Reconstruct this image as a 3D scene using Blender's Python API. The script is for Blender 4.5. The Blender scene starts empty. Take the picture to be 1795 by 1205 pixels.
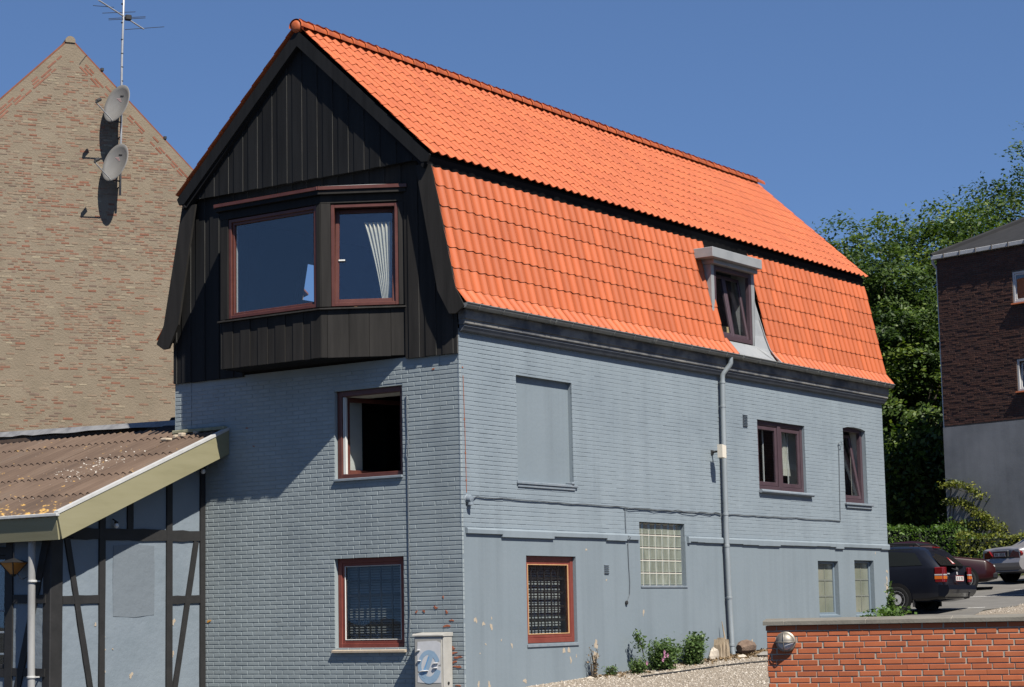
import bpy, math, random
import numpy as np
from mathutils import Vector, Matrix
from math import sin, cos, pi, radians as R, sqrt, atan2, hypot
random.seed(7); rng = np.random.default_rng(7)
S = bpy.context.scene
COL = S.collection

# ------------------------------------------------------------------ camera
cd = bpy.data.cameras.new('camera'); cam = bpy.data.objects.new('camera', cd); COL.objects.link(cam)
cd.sensor_width = 36; cd.sensor_fit = 'HORIZONTAL'; cd.lens = 3580.2 / 1795 * 36
cd.clip_start = 0.5; cd.clip_end = 2000
YAW, PIT, ROL = 0.60451, 0.13272, -0.02017
fw = Vector((cos(PIT)*cos(YAW), cos(PIT)*sin(YAW), sin(PIT)))
r0 = Vector((sin(YAW), -cos(YAW), 0)); u0 = r0.cross(fw)
rt = r0*cos(ROL) + u0*sin(ROL); up = u0*cos(ROL) - r0*sin(ROL)
cam.matrix_world = Matrix(((rt.x, up.x, -fw.x, -24.206), (rt.y, up.y, -fw.y, -17.680), (rt.z, up.z, -fw.z, 1.601), (0, 0, 0, 1)))
S.camera = cam
CAM = np.array((-24.206, -17.680, 1.601))

# ------------------------------------------------------------------ sky, sun, exposure
SUN = Vector((-0.252, -0.566, 0.785)).normalized()
w = bpy.data.worlds.new('World'); S.world = w; w.use_nodes = True
nt = w.node_tree; bg = nt.nodes['Background']
sky = nt.nodes.new('ShaderNodeTexSky'); sky.sky_type = 'NISHITA'; sky.sun_disc = False
sky.sun_elevation = R(51.7); sky.sun_rotation = atan2(SUN.x, SUN.y)
sky.altitude = 0; sky.air_density = 1.0; sky.dust_density = 0.1; sky.ozone_density = 4.0
tcw = nt.nodes.new('ShaderNodeTexCoord'); mpw = nt.nodes.new('ShaderNodeMapping'); mpw.vector_type = 'POINT'
mpw.inputs['Location'].default_value = (0, 0, .17)
nt.links.new(tcw.outputs['Generated'], mpw.inputs['Vector']); nt.links.new(mpw.outputs[0], sky.inputs['Vector'])
tint = nt.nodes.new('ShaderNodeMix'); tint.data_type = 'RGBA'; tint.blend_type = 'MULTIPLY'; tint.inputs[0].default_value = 1
tint.inputs[7].default_value = (.96, 1.06, 1.2, 1)
nt.links.new(sky.outputs[0], tint.inputs[6]); nt.links.new(tint.outputs[2], bg.inputs['Color']); bg.inputs['Strength'].default_value = 0.055
sl = bpy.data.lights.new('sun', 'SUN'); sl.energy = 5.0; sl.angle = R(0.5); sl.color = (1.0, 0.945, 0.86)
so = bpy.data.objects.new('sun', sl); COL.objects.link(so); so.location = (-20, -45, 60)
so.rotation_euler = SUN.to_track_quat('Z', 'Y').to_euler()
S.view_settings.view_transform = 'Standard'; S.view_settings.look = 'None'
S.view_settings.exposure = 1.0; S.view_settings.gamma = 1.0; S.view_settings.use_curve_mapping = False

# ------------------------------------------------------------------ mesh helpers
CEN = {}          # object -> its origin in the frame it was built in
class MB:
    def __init__(s): s.v = []; s.f = []; s.mi = []; s.var = None
    def add(s, vs, fs, m=0):
        o = len(s.v); s.v += [tuple(map(float, p)) for p in vs]
        s.f += [tuple(int(i)+o for i in f) for f in fs]; s.mi += [m]*len(fs); return s
    def quad(s, a, b, c, d, m=0): return s.add([a, b, c, d], [(0, 1, 2, 3)], m)
    def box(s, x0, x1, y0, y1, z0, z1, m=0, M=None):
        p = [(x, y, z) for z in (z0, z1) for y in (y0, y1) for x in (x0, x1)]
        if M: p = [M(*q) for q in p]
        return s.add(p, [(0, 2, 3, 1), (4, 5, 7, 6), (0, 1, 5, 4), (2, 6, 7, 3), (0, 4, 6, 2), (1, 3, 7, 5)], m)
    def cbox(s, x0, x1, y0, y1, z0, z1, b=.01, m=0, M=None):   # box with chamfered edges
        xs, ys, zs = (x0, x0+b, x1-b, x1), (y0, y0+b, y1-b, y1), (z0, z0+b, z1-b, z1)
        bm = []; idx = {}
        def vid(i, j, k):
            if (i, j, k) not in idx:
                q = (xs[i], ys[j], zs[k]); idx[(i, j, k)] = len(bm); bm.append(M(*q) if M else q)
            return idx[(i, j, k)]
        F = []
        def face(*t): F.append(tuple(vid(*q) for q in t))
        for k in (0, 3): face((1, 1, k), (2, 1, k), (2, 2, k), (1, 2, k))
        for j in (0, 3): face((1, j, 1), (2, j, 1), (2, j, 2), (1, j, 2))
        for i in (0, 3): face((i, 1, 1), (i, 2, 1), (i, 2, 2), (i, 1, 2))
        for a, A in ((1, 0), (2, 3)):
            for c, Cc in ((1, 0), (2, 3)):
                face((1, a, Cc), (2, a, Cc), (2, A, c), (1, A, c))
                face((a, 1, Cc), (a, 2, Cc), (A, 2, c), (A, 1, c))
                face((a, Cc, 1), (a, Cc, 2), (A, c, 2), (A, c, 1))
                for e, Ee in ((1, 0), (2, 3)): face((A, c, e), (a, Cc, e), (a, c, Ee))
        return s.add(bm, F, m)
    def prism(s, poly, a, b, M, m=0):     # poly: list of (p,q); extruded from a to b; M(p,q,t)->xyz
        n = len(poly); vs = [M(p, q, a) for p, q in poly] + [M(p, q, b) for p, q in poly]
        return s.add(vs, [tuple(range(n))[::-1], tuple(range(n, 2*n))] + [(i, (i+1) % n, (i+1) % n+n, i+n) for i in range(n)], m)
    def tube(s, pts, r, seg=8, m=0, caps=True):
        P = [Vector(p) for p in pts]; n = len(P); rr = r if hasattr(r, '__len__') else [r]*n
        vs = []; prev = None
        for i in range(n):
            t = (P[min(i+1, n-1)] - P[max(i-1, 0)])
            t = t.normalized() if t.length > 1e-9 else Vector((0, 0, 1))
            a = prev if prev is not None else (Vector((0, 0, 1)) if abs(t.z) < .9 else Vector((1, 0, 0)))
            b = t.cross(a).normalized(); a = b.cross(t).normalized(); prev = a
            vs += [P[i] + (a*cos(2*pi*k/seg) + b*sin(2*pi*k/seg))*rr[i] for k in range(seg)]
        fs = [(i*seg+k, i*seg+(k+1) % seg, (i+1)*seg+(k+1) % seg, (i+1)*seg+k) for i in range(n-1) for k in range(seg)]
        if caps: fs += [tuple(range(seg))[::-1], tuple((n-1)*seg+k for k in range(seg))]
        return s.add(vs, fs, m)
    def lathe(s, prof, c, ax, seg=24, m=0):   # prof: (r, h) along axis ax from c
        ax = Vector(ax).normalized(); a = ax.orthogonal().normalized(); b = ax.cross(a); c = Vector(c); n = len(prof)
        vs = [c + ax*h + (a*cos(2*pi*k/seg) + b*sin(2*pi*k/seg))*r for r, h in prof for k in range(seg)]
        return s.add(vs, [(i*seg+k, i*seg+(k+1) % seg, (i+1)*seg+(k+1) % seg, (i+1)*seg+k) for i in range(n-1) for k in range(seg)], m)

def tag(o, label=None, cat=None, group=None, kind=None):
    for k, x in (('label', label), ('category', cat), ('group', group), ('kind', kind)):
        if x: o[k] = x
    return o
def empty(name, loc, label, cat, group=None, az=None):
    o = bpy.data.objects.new(name, None); COL.objects.link(o); o.empty_display_size = .2
    o.location = loc; tag(o, label, cat, group)
    if az is None: CEN[o] = Vector(loc)
    else: o.rotation_euler = (0, 0, az); CEN[o] = Vector((0, 0, 0))
    return o
def link(o, parent, c):
    COL.objects.link(o); c = Vector(c); CEN[o] = c
    if parent: o.parent = parent; o.location = c - CEN[parent]
    else: o.location = c
    return o
def mesh_np(name, v, f, mats, var=None, smooth=False, mi=None):
    v = np.asarray(v, np.float32); me = bpy.data.meshes.new(name)
    if isinstance(f, np.ndarray):
        k = f.shape[1]; me.vertices.add(len(v)); me.vertices.foreach_set('co', v.ravel())
        me.loops.add(f.size); me.loops.foreach_set('vertex_index', f.astype(np.int32).ravel())
        me.polygons.add(len(f)); me.polygons.foreach_set('loop_start', np.arange(0, f.size, k, dtype=np.int32))
        me.update(calc_edges=True)
    else: me.from_pydata([tuple(map(float, p)) for p in v], [], f)
    for m in mats: me.materials.append(m)
    if var is not None:
        at = me.attributes.new('var', 'FLOAT', 'POINT'); at.data.foreach_set('value', np.asarray(var, np.float32))
    if mi is not None and len(mats) > 1: me.polygons.foreach_set('material_index', np.asarray(mi, np.int32))
    if smooth: me.polygons.foreach_set('use_smooth', np.ones(len(me.polygons), bool))
    me.update(); return me
def obj(name, mb, mat, parent=None, smooth=False, kind=None, label=None, cat=None, group=None, var=None):
    mats = mat if isinstance(mat, (list, tuple)) else [mat]
    if isinstance(mb, MB): v, f, mi = np.array(mb.v), mb.f, mb.mi
    else: v, f = mb; mi = None
    v = np.asarray(v, float); c = (v.min(0)+v.max(0))/2
    me = mesh_np(name, v-c, f, mats, var, smooth, mi)
    if smooth == 'auto': me.set_sharp_from_angle(angle=R(38))
    o = bpy.data.objects.new(name, me); link(o, parent, c); tag(o, label, cat, group, kind); return o
def inst(name, me, parent, c, mat3=None):       # object sharing mesh data
    o = bpy.data.objects.new(name, me); link(o, parent, c)
    if mat3 is not None: o.rotation_euler = mat3.to_euler()
    return o
def merge(tv, tf, xf):      # tv (n,3) template, tf faces (list), xf: list of (3x3, t) -> verts, faces
    tv = np.asarray(tv, float); n = len(tv)
    V = np.concatenate([tv @ np.asarray(A).T + np.asarray(t) for A, t in xf])
    F = [tuple(i+n*k for i in f) for k in range(len(xf)) for f in tf]
    return V, F

# ------------------------------------------------------------------ materials
def N(nt, t, **kw):
    n = nt.nodes.new('ShaderNode'+t)
    for k, x in kw.items():
        if k in n.inputs: n.inputs[k].default_value = x
        else: setattr(n, k, x)
    return n
def rgb(c): return (c[0], c[1], c[2], 1)
ALB = .78
def mat(name, cols, rough=.8, scale=3., detail=6, bump=0., bscale=40., rnd=0., metal=0., stretch=(1, 1, 1), spec=.4, coord='P',
        var=None, streak=0., coat=0., contrast=.5, bdist=.02, streakcol=None):
    """cols: list of base colours blended by noise; var: list of colours picked piece by piece."""
    cols = [tuple(q*ALB for q in c) for c in cols]
    m = bpy.data.materials.new(name); m.use_nodes = True; nt = m.node_tree; L = nt.links.new
    b = nt.nodes['Principled BSDF']; b.inputs['Roughness'].default_value = rough; b.inputs['Metallic'].default_value = metal
    b.inputs['Specular IOR Level'].default_value = spec
    if coat: b.inputs['Coat Weight'].default_value = coat; b.inputs['Coat Roughness'].default_value = .05
    if coord == 'P': src = N(nt, 'NewGeometry').outputs['Position']
    else: src = N(nt, 'TexCoord').outputs['Object']
    mp = N(nt, 'Mapping'); mp.inputs['Scale'].default_value = stretch; L(src, mp.inputs['Vector'])
    def noise(sc, det, vec=mp): 
        n = N(nt, 'TexNoise'); n.inputs['Scale'].default_value = sc; n.inputs['Detail'].default_value = det
        n.inputs['Roughness'].default_value = .6; L(vec.outputs[0], n.inputs['Vector']); return n
    def ramp(cs, lo, hi):
        r = N(nt, 'ValToRGB'); e = r.color_ramp.elements
        while len(e) < len(cs): e.new(.5)
        for i, c in enumerate(cs):
            e[i].position = lo+(hi-lo)*i/max(1, len(cs)-1); e[i].color = rgb(c)
        return r
    if len(cols) == 1: cols = cols*2
    r = ramp(cols, .5-contrast*.4, .5+contrast*.4); n1 = noise(scale, detail); L(n1.outputs[0], r.inputs[0]); out = r.outputs[0]
    if var:
        at = N(nt, 'Attribute', attribute_name='var'); oi = N(nt, 'ObjectInfo')
        ad = N(nt, 'Math', operation='ADD'); L(at.outputs['Fac'], ad.inputs[0]); L(oi.outputs['Random'], ad.inputs[1])
        fr = N(nt, 'Math', operation='FRACT'); L(ad.outputs[0], fr.inputs[0])
        rv = ramp(var, 0, 1); L(fr.outputs[0], rv.inputs[0])
        mx = N(nt, 'Mix', data_type='RGBA', blend_type='MULTIPLY'); mx.inputs[0].default_value = 1
        L(rv.outputs[0], mx.inputs[6]); L(out, mx.inputs[7]); out = mx.outputs[2]
    if streak:
        ms = N(nt, 'Mapping'); ms.inputs['Scale'].default_value = (2.2, 2.2, .12); L(src, ms.inputs['Vector'])
        n2 = noise(1.6, 5, ms); rs = ramp([(0, 0, 0), (1, 1, 1)], .45, .75); L(n2.outputs[0], rs.inputs[0])
        mm = N(nt, 'Math', operation='MULTIPLY'); mm.inputs[1].default_value = streak; L(rs.outputs[0], mm.inputs[0])
        mx = N(nt, 'Mix', data_type='RGBA', blend_type='MIX'); L(mm.outputs[0], mx.inputs[0]); L(out, mx.inputs[6])
        mx.inputs[7].default_value = rgb(streakcol or [c*.62 for c in cols[0]]); out = mx.outputs[2]
    if rnd:
        oi = N(nt, 'ObjectInfo'); at = N(nt, 'Attribute', attribute_name='var')
        ad = N(nt, 'Math', operation='ADD'); L(at.outputs['Fac'], ad.inputs[0]); L(oi.outputs['Random'], ad.inputs[1])
        fr = N(nt, 'Math', operation='FRACT'); L(ad.outputs[0], fr.inputs[0])
        mr = N(nt, 'MapRange'); mr.inputs['To Min'].default_value = 1-rnd; mr.inputs['To Max'].default_value = 1+rnd
        L(fr.outputs[0], mr.inputs['Value'])
        hs = N(nt, 'HueSaturation'); L(mr.outputs[0], hs.inputs['Value']); L(out, hs.inputs['Color']); out = hs.outputs[0]
    L(out, b.inputs['Base Color'])
    if bump:
        nb = noise(bscale, 6); bp = N(nt, 'Bump'); bp.inputs['Strength'].default_value = bump; bp.inputs['Distance'].default_value = bdist
        L(nb.outputs[0], bp.inputs['Height']); L(bp.outputs[0], b.inputs['Normal'])
    return m
def glassmat(name, tint=(1, 1, 1), base=.03, rough=.0):
    m = bpy.data.materials.new(name); m.use_nodes = True; nt = m.node_tree; nt.nodes.clear(); L = nt.links.new
    o = N(nt, 'OutputMaterial'); t = N(nt, 'BsdfTransparent'); t.inputs[0].default_value = rgb(tint)
    g = N(nt, 'BsdfGlossy'); g.inputs['Roughness'].default_value = rough
    ge = N(nt, 'NewGeometry'); dt = N(nt, 'VectorMath', operation='DOT_PRODUCT'); L(ge.outputs['Normal'], dt.inputs[0]); L(ge.outputs['Incoming'], dt.inputs[1])
    ab = N(nt, 'Math', operation='ABSOLUTE'); L(dt.outputs['Value'], ab.inputs[0]); iv = N(nt, 'Math', operation='SUBTRACT'); iv.inputs[0].default_value = 1; L(ab.outputs[0], iv.inputs[1])
    pw = N(nt, 'Math', operation='POWER'); pw.inputs[1].default_value = 5; L(iv.outputs[0], pw.inputs[0])
    mr = N(nt, 'MapRange'); mr.inputs['To Min'].default_value = base; mr.inputs['To Max'].default_value = 1; L(pw.outputs[0], mr.inputs['Value'])
    tc = N(nt, 'TexCoord'); n = N(nt, 'TexNoise'); n.inputs['Scale'].default_value = 1.7; L(tc.outputs['Object'], n.inputs['Vector'])
    bp = N(nt, 'Bump'); bp.inputs['Strength'].default_value = .04; bp.inputs['Distance'].default_value = .02
    L(n.outputs[0], bp.inputs['Height']); L(bp.outputs[0], g.inputs['Normal'])
    mx = N(nt, 'MixShader'); L(mr.outputs[0], mx.inputs[0]); L(t.outputs[0], mx.inputs[1]); L(g.outputs[0], mx.inputs[2])
    L(mx.outputs[0], o.inputs['Surface']); return m
def leafmat(name, c1, c2, trans=.35, nscale=.6, c3=None):
    m = bpy.data.materials.new(name); m.use_nodes = True; nt = m.node_tree; nt.nodes.clear(); L = nt.links.new
    o = N(nt, 'OutputMaterial'); g = N(nt, 'NewGeometry')
    at = N(nt, 'Attribute', attribute_name='var')
    r = N(nt, 'ValToRGB'); e = r.color_ramp.elements; e[0].color = rgb(c1); e[1].color = rgb(c2)
    if c3: q = e.new(.93); q.color = rgb(c2); e[-1].color = rgb(c3)
    L(at.outputs['Fac'], r.inputs[0])
    d = N(nt, 'BsdfPrincipled'); d.inputs['Roughness'].default_value = .55; d.inputs['Specular IOR Level'].default_value = .35
    t = N(nt, 'BsdfTranslucent'); hs = N(nt, 'HueSaturation'); hs.inputs['Value'].default_value = 1.3; hs.inputs['Saturation'].default_value = 1.1
    L(r.outputs[0], d.inputs['Base Color']); L(r.outputs[0], hs.inputs['Color']); L(hs.outputs[0], t.inputs[0])
    mx = N(nt, 'MixShader'); mx.inputs[0].default_value = trans; L(d.outputs[0], mx.inputs[1]); L(t.outputs[0], mx.inputs[2])
    L(mx.outputs[0], o.inputs['Surface']); return m

BLUE = [(0.174, 0.211, 0.239), (0.200, 0.240, 0.268), (0.218, 0.259, 0.287)]
M_paint = mat('painted_masonry', BLUE, .75, .9, 8, .25, 90, streak=.25, bdist=.004)
M_plast = mat('painted_plaster', [(.142, .175, .198), (.168, .205, .230), (.176, .213, .238), (.192, .228, .250)], .8, 1.1, 10, .35, 14, streak=.28, bdist=.008, contrast=.8)
M_fpaint = mat('gable_paint', [(0.218, 0.253, 0.266), (0.252, 0.291, 0.301), (0.271, 0.310, 0.319)], .75, 1.2, 8, .25, 90, streak=.2, bdist=.004, rnd=.05)
M_mort = mat('painted_joint', [(0.224, 0.263, 0.275), (0.262, 0.301, 0.310)], .85, 2, 6)
M_orange = mat('orange_tile', [(0.3616, 0.0774, 0.0215), (0.3989, 0.0891, 0.0252), (0.4204, 0.0990, 0.0296)], .62, 1.3, 8, .2, 120, rnd=.12, bdist=.002, contrast=.9)
M_black = mat('black_timber', [(0.0108, 0.0108, 0.0108), (0.0180, 0.0180, 0.0180)], .62, 3, 8, .4, 30, rnd=.12, stretch=(3, 3, .25), bdist=.003, spec=.12)
M_black2 = mat('weathered_black_timber', [(0.0172, 0.0161, 0.0149), (0.0310, 0.0287, 0.0264)], .75, 3, 8, .5, 30, rnd=.12, stretch=(3, 3, .25), bdist=.003, spec=.12)
M_edge = mat('sunlit_board_edge', [(.022, .022, .021), (.055, .054, .051)], .8, 6, 6, stretch=(1, 1, .4))  # paler grey stands in for sun catching the right-hand board edges
M_soffit = mat('black_soffit', [(.011, .011, .012)], .8, spec=.1)
M_brownframe = mat('red_brown_frame', [(0.076, 0.022, 0.016), (0.104, 0.034, 0.024)], .45, 6, 5, .15, 60, bdist=.002)
M_redframe = mat('faded_red_frame', [(0.152, 0.032, 0.022), (0.200, 0.050, 0.034)], .5, 5, 6, .15, 60, bdist=.002)
M_plum = mat('plum_frame', [(.055, .034, .042), (.072, .046, .054)], .42, 6, 5)
M_bluegreyframe = mat('blue_grey_frame', [(0.150, 0.192, 0.228)], .5, 5)
M_woodedge = mat('bare_wood_edge', [(.45, .25, .11), (.5, .3, .15)], .6, 10)
M_white = mat('white_paint', [(0.540, 0.540, 0.510), (0.585, 0.585, 0.555)], .5, 6)
M_pale = mat('pale_interior', [(.55, .54, .49), (.6, .59, .54)], .9, 3)
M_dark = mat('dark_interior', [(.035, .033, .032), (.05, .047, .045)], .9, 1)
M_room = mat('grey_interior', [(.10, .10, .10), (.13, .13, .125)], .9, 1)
M_zinc = mat('zinc', [(.22, .23, .235), (.29, .30, .305), (.34, .35, .35)], .5, 4, 7, .1, 20, metal=.15, contrast=.9)
M_galv = mat('galvanised_pipe', [(.24, .27, .285), (.32, .35, .36)], .42, 9, 7, metal=.25, stretch=(1, 1, .3))
M_gutter = mat('grey_gutter', [(.15, .155, .15), (.21, .215, .205)], .5, 5, 7, metal=.15)
M_cornice = mat('flaking_cornice', [(.045, .05, .06), (.075, .08, .09), (.17, .165, .155), (.20, .195, .185)], .85, 2.6, 10, .3, 25, contrast=.6, stretch=(1, 1, 1.6), bdist=.006)
M_cornice2 = mat('grey_cornice', [(.060, .068, .082), (.095, .105, .12)], .85, 4, 7)
M_sill = mat('painted_sill', [(0.143, 0.180, 0.211), (0.205, 0.229, 0.254)], .7, 8, 6, .2, 50, bdist=.004)
M_chip = mat('bare_plaster', [(0.299, 0.234, 0.163), (0.377, 0.312, 0.234), (0.403, 0.358, 0.293)], .95, 14, 6, .3, 60, bdist=.003, contrast=.8)
M_chipred = mat('bare_brick', [(.24, .07, .035), (.36, .12, .06)], .95, 18, 6)
M_glass = glassmat('window_glass', (.93, .95, .96), .09)
M_glassb = glassmat('lower_window_glass', (.93, .95, .96), .03)
M_cglass = glassmat('car_glass', (.22, .25, .25), .07)
M_cream = mat('cream_curtain', [(0.465, 0.450, 0.375), (0.525, 0.510, 0.435)], .9, 5)
M_cable = mat('cable', [(.10, .115, .13)], .7, 5)
M_rubber = mat('rubber', [(.015, .015, .016), (.022, .022, .023)], .8, 8)
M_blackmetal = mat('black_metal', [(.012, .012, .013)], .5)
M_slat = mat('blind_slat', [(.19, .20, .195)], .55, 4)
# ------------------------------------------------------------------ ground
def gz(x, y):
    xx = min(x, 62)
    g = .46 + .047*xx + (.02*(xx-14) if xx > 14 else 0)
    if xx < -4: g = .272 + .272*math.tanh((xx+4)*.047/.272)
    if y < 0: g += .05*max(y, -14)*min(1, max(0, (16-x)/8))*(1 if x > -4 else max(0, 1+(x+4)/8))
    return g
def axis(lo, hi, step, far):
    a = list(np.arange(lo, hi+.001, step)); d = step
    while a[-1] < far: d *= 1.5; a.append(a[-1]+d)
    d = step
    while a[0] > -far: d *= 1.5; a.insert(0, a[0]-d)
    return a
gx, gy = axis(-30, 62, 1.0, 700), axis(-24, 40, 1.0, 700)
gm = MB(); nx = len(gx)
gm.v = [(x, y, gz(x, y)) for y in gy for x in gx]
gm.f = [(j*nx+i, j*nx+i+1, (j+1)*nx+i+1, (j+1)*nx+i) for j in range(len(gy)-1) for i in range(nx-1)]; gm.mi = [0]*len(gm.f)
M_gravel = mat('gravel_ground', [(.14, .115, .085), (.24, .20, .155), (.36, .32, .265)], .95, 22, 9, .9, 45, bdist=.03, contrast=.7)
M_asph = mat('grey_asphalt', [(.105, .10, .092), (.15, .143, .13)], .9, 1.5, 9, .5, 70, bdist=.008)
M_line = mat('worn_white_line', [(.34, .33, .31), (.62, .61, .58)], .9, 12, 6)
M_soil = mat('dark_ground', [(.035, .038, .022), (.055, .052, .038), (.075, .07, .055)], .95, 2, 8, .6, 25, bdist=.03)
obj('ground', gm, M_soil, smooth=True, kind='structure')
gm = MB(); gxs = [-.6+.5*i for i in range(33)]; gys = [.0, -.4, -.8, -1.2, -1.7, -2.3, -3, -4, -5]
def gxy(x, j): return (x, gys[j]+(.25*sin(x*1.7)+.12*sin(x*4.3) if j == 8 else 0))
gm.v = [(*gxy(x, j), gz(*gxy(x, j))+.006) for j in range(9) for x in gxs]; ng = len(gxs)
gm.f = [(j*ng+i, j*ng+i+1, (j+1)*ng+i+1, (j+1)*ng+i) for j in range(8) for i in range(ng-1)]; gm.mi = [0]*len(gm.f)
obj('gravel_path', gm, M_gravel, smooth=True, kind='structure')
gm = MB(); gm.v = [(x, y, gz(x, y)+.006) for y in (-2.6, -1.9, -1.2, -.6, -.05) for x in (15.4, 17, 19, 20, 21, 22, 23, 24, 26)]
gm.f = [(j*9+i, j*9+i+1, (j+1)*9+i+1, (j+1)*9+i) for j in range(4) for i in range(8)]; gm.mi = [0]*len(gm.f)
obj('gravel_verge', gm, M_gravel, smooth=True, kind='structure')
# asphalt of the car park
am = MB(); ax_ = [15.3, 16.2, 17.2, 18.2, 19.2, 20, 21, 22, 24, 26, 28, 30, 33, 36, 40, 46, 52]
ay_ = [-.2, .4, 1, 2, 3, 4, 5, 6, 8, 10, 14]
def edge_y(x, j): return ay_[j] if j else -.12 - .06*(x-20)*(x > 20) + .18*sin(x*2.3) + .08*sin(x*6.1)
am.v = [(x, edge_y(x, j), gz(x, edge_y(x, j))+.012) for j in range(len(ay_)) for x in ax_]; na = len(ax_)
am.f = [(j*na+i, j*na+i+1, (j+1)*na+i+1, (j+1)*na+i) for j in range(len(ay_)-1) for i in range(na-1)]; am.mi = [0]*len(am.f)
obj('car_park', am, M_asph, smooth=True, kind='structure')
for (xa, ya), (xb, yb) in (((20.2, 1.9), (20.75, .35)), ((24.6, 2.3), (25.3, .55)), ((27.2, 2.1), (28.2, .4))):
    m = MB(); n = 6; dx, dy = xb-xa, yb-ya; l = hypot(dx, dy); px, py = -dy/l*.07, dx/l*.07
    for k in range(n):
        pts = []
        for t, sg in ((k/n, 1), ((k+1)/n, 1), ((k+1)/n, -1), (k/n, -1)):
            x, y = xa+dx*t+px*sg, ya+dy*t+py*sg; pts.append((x, y, gz(x, y)+.018))
        m.quad(*pts)
    obj('parking_line', m, M_line, kind='structure')
# street before the house, behind and under the camera
sm = MB()
for i in range(24):
    xa, xb = -34+i*1.5, -32.5+i*1.5
    if xb > -2: break
    ys = [-30, -20, -16, -14, -12, -10, -8, -4, 0, 4, 12, 22]
    for ya, yb in zip(ys, ys[1:]):
        if xb > -5 and ya > -8: continue
        sm.quad(*[(x, y, gz(x, y)+.012) for x, y in ((xa, ya), (xb, ya), (xb, yb), (xa, yb))])
M_street = mat('dark_asphalt', [(.04, .04, .04), (.062, .06, .058)], .92, 1.5, 9, .5, 70, bdist=.008)
obj('street', sm, M_street, kind='structure')

# ------------------------------------------------------------------ the grey house
house = empty('painted_house', (0, 0, .4), 'blue-grey painted brick house with bright orange mansard roof and black timber gable', 'house')
L_, W_ = 14.83, 5.76
MS = lambda u, d, v: (u, d, v)          # long side: depth grows with +y
MF = lambda u, d, v: (d, u, v)          # gable: depth grows with +x
def wall(mb, M, u0, u1, v0, v1, holes, t, d0=0., back=True, m=0):
    us = sorted({u0, u1} | {c for h in holes for c in h[:2] if u0 < c < u1}); vs = sorted({v0, v1} | {c for h in holes for c in h[2:4] if v0 < c < v1})
    for a, b in zip(us, us[1:]):
        for c, e in zip(vs, vs[1:]):
            mu, mv = (a+b)/2, (c+e)/2
            if any(h[0] < mu < h[1] and h[2] < mv < h[3] for h in holes): continue
            mb.quad(M(a, d0, c), M(b, d0, c), M(b, d0, e), M(a, d0, e), m)
            if back: mb.quad(M(a, t, c), M(b, t, c), M(b, t, e), M(a, t, e), m)
    for h in holes:
        c, e = max(h[2], v0), min(h[3], v1); a, b = max(h[0], u0), min(h[1], u1)
        if c >= e or a >= b: continue
        for u in h[:2]: mb.quad(M(u, d0, c), M(u, t, c), M(u, t, e), M(u, d0, e), m)
        for v in h[2:4]:
            if v0 < v < v1: mb.quad(M(a, d0, v), M(b, d0, v), M(b, t, v), M(a, t, v), m)
H_A = (1.08, 2.395, 3.72, 5.09); H_B = (1.09, 2.42, 1.165, 2.53)
H_blind = (1.48, 3.05, 3.63, 5.28); H_C = (9.31, 11.24, 3.82, 5.12); H_D = (12.93, 13.98, 3.71, 5.235)
H_gb = (5.01, 6.515, 2.06, 3.122); H_L = (1.65, 3.04, 1.18, 2.516); H_E = (11.58, 12.47, 1.50, 2.54); H_F = (13.2, 14.1, 1.49, 2.57)
T = .36
# gable wall (joints recessed, every brick in front of it)
m = MB(); wall(m, MF, .012, W_, -.3, 5.52, [H_A, H_B], T, .010); gw = obj('gable_wall', m, M_mort, house)
def brick_v(l, h, p, dep=.03, c=.004):     # brick face proud by p, chamfered; local u,d,v centred on the mortar plane
    a, b = l/2, h/2
    return [(-a+c, -p, -b+c), (a-c, -p, -b+c), (a-c, -p, b-c), (-a+c, -p, b-c), (-a, -p+c, -b), (a, -p+c, -b), (a, -p+c, b), (-a, -p+c, b),
            (-a, dep, -b), (a, dep, -b), (a, dep, b), (-a, dep, b)]
BRICK_F = [(0, 1, 2, 3), (0, 4, 5, 1), (1, 5, 6, 2), (2, 6, 7, 3), (3, 7, 4, 0), (4, 8, 9, 5), (5, 9, 10, 6), (6, 10, 11, 7), (7, 11, 8, 4)]
def courses(u0, u1, v0, v1, ztop, holes, pitch=.24, ch=.0667, joint=.012, ph=lambda k: 0. if k % 2 else .12, jit=.002):
    out = []; k = 0; z = ztop
    while z > v0:
        za, zb = z-ch/2+joint/2, z+ch/2-joint/2
        if zb < v1+.03 and za > v0-.03:
            s = u0 - (.24-ph(k)) if ph(k) else u0
            while s < u1:
                a, b = max(s, u0), min(s+pitch-joint, u1); segs = [(a, b)]
                for h in holes:
                    if h[2]-.004 < zb-.02 and h[3]+.004 > za+.02:
                        ns = []
                        for p, q in segs:
                            if q <= h[0] or p >= h[1]: ns.append((p, q)); continue
                            if p < h[0]: ns.append((p, h[0]-.001))
                            if q > h[1]: ns.append((h[1]+.001, q))
                        segs = ns
                for p, q in segs:
                    if q-p > .03: out.append((p+random.uniform(0, jit), q-random.uniform(0, jit), za+random.uniform(-jit, jit)*.6, zb+random.uniform(-jit, jit)*.6, k))
                s += pitch
        z -= ch; k += 1
    return out
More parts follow.
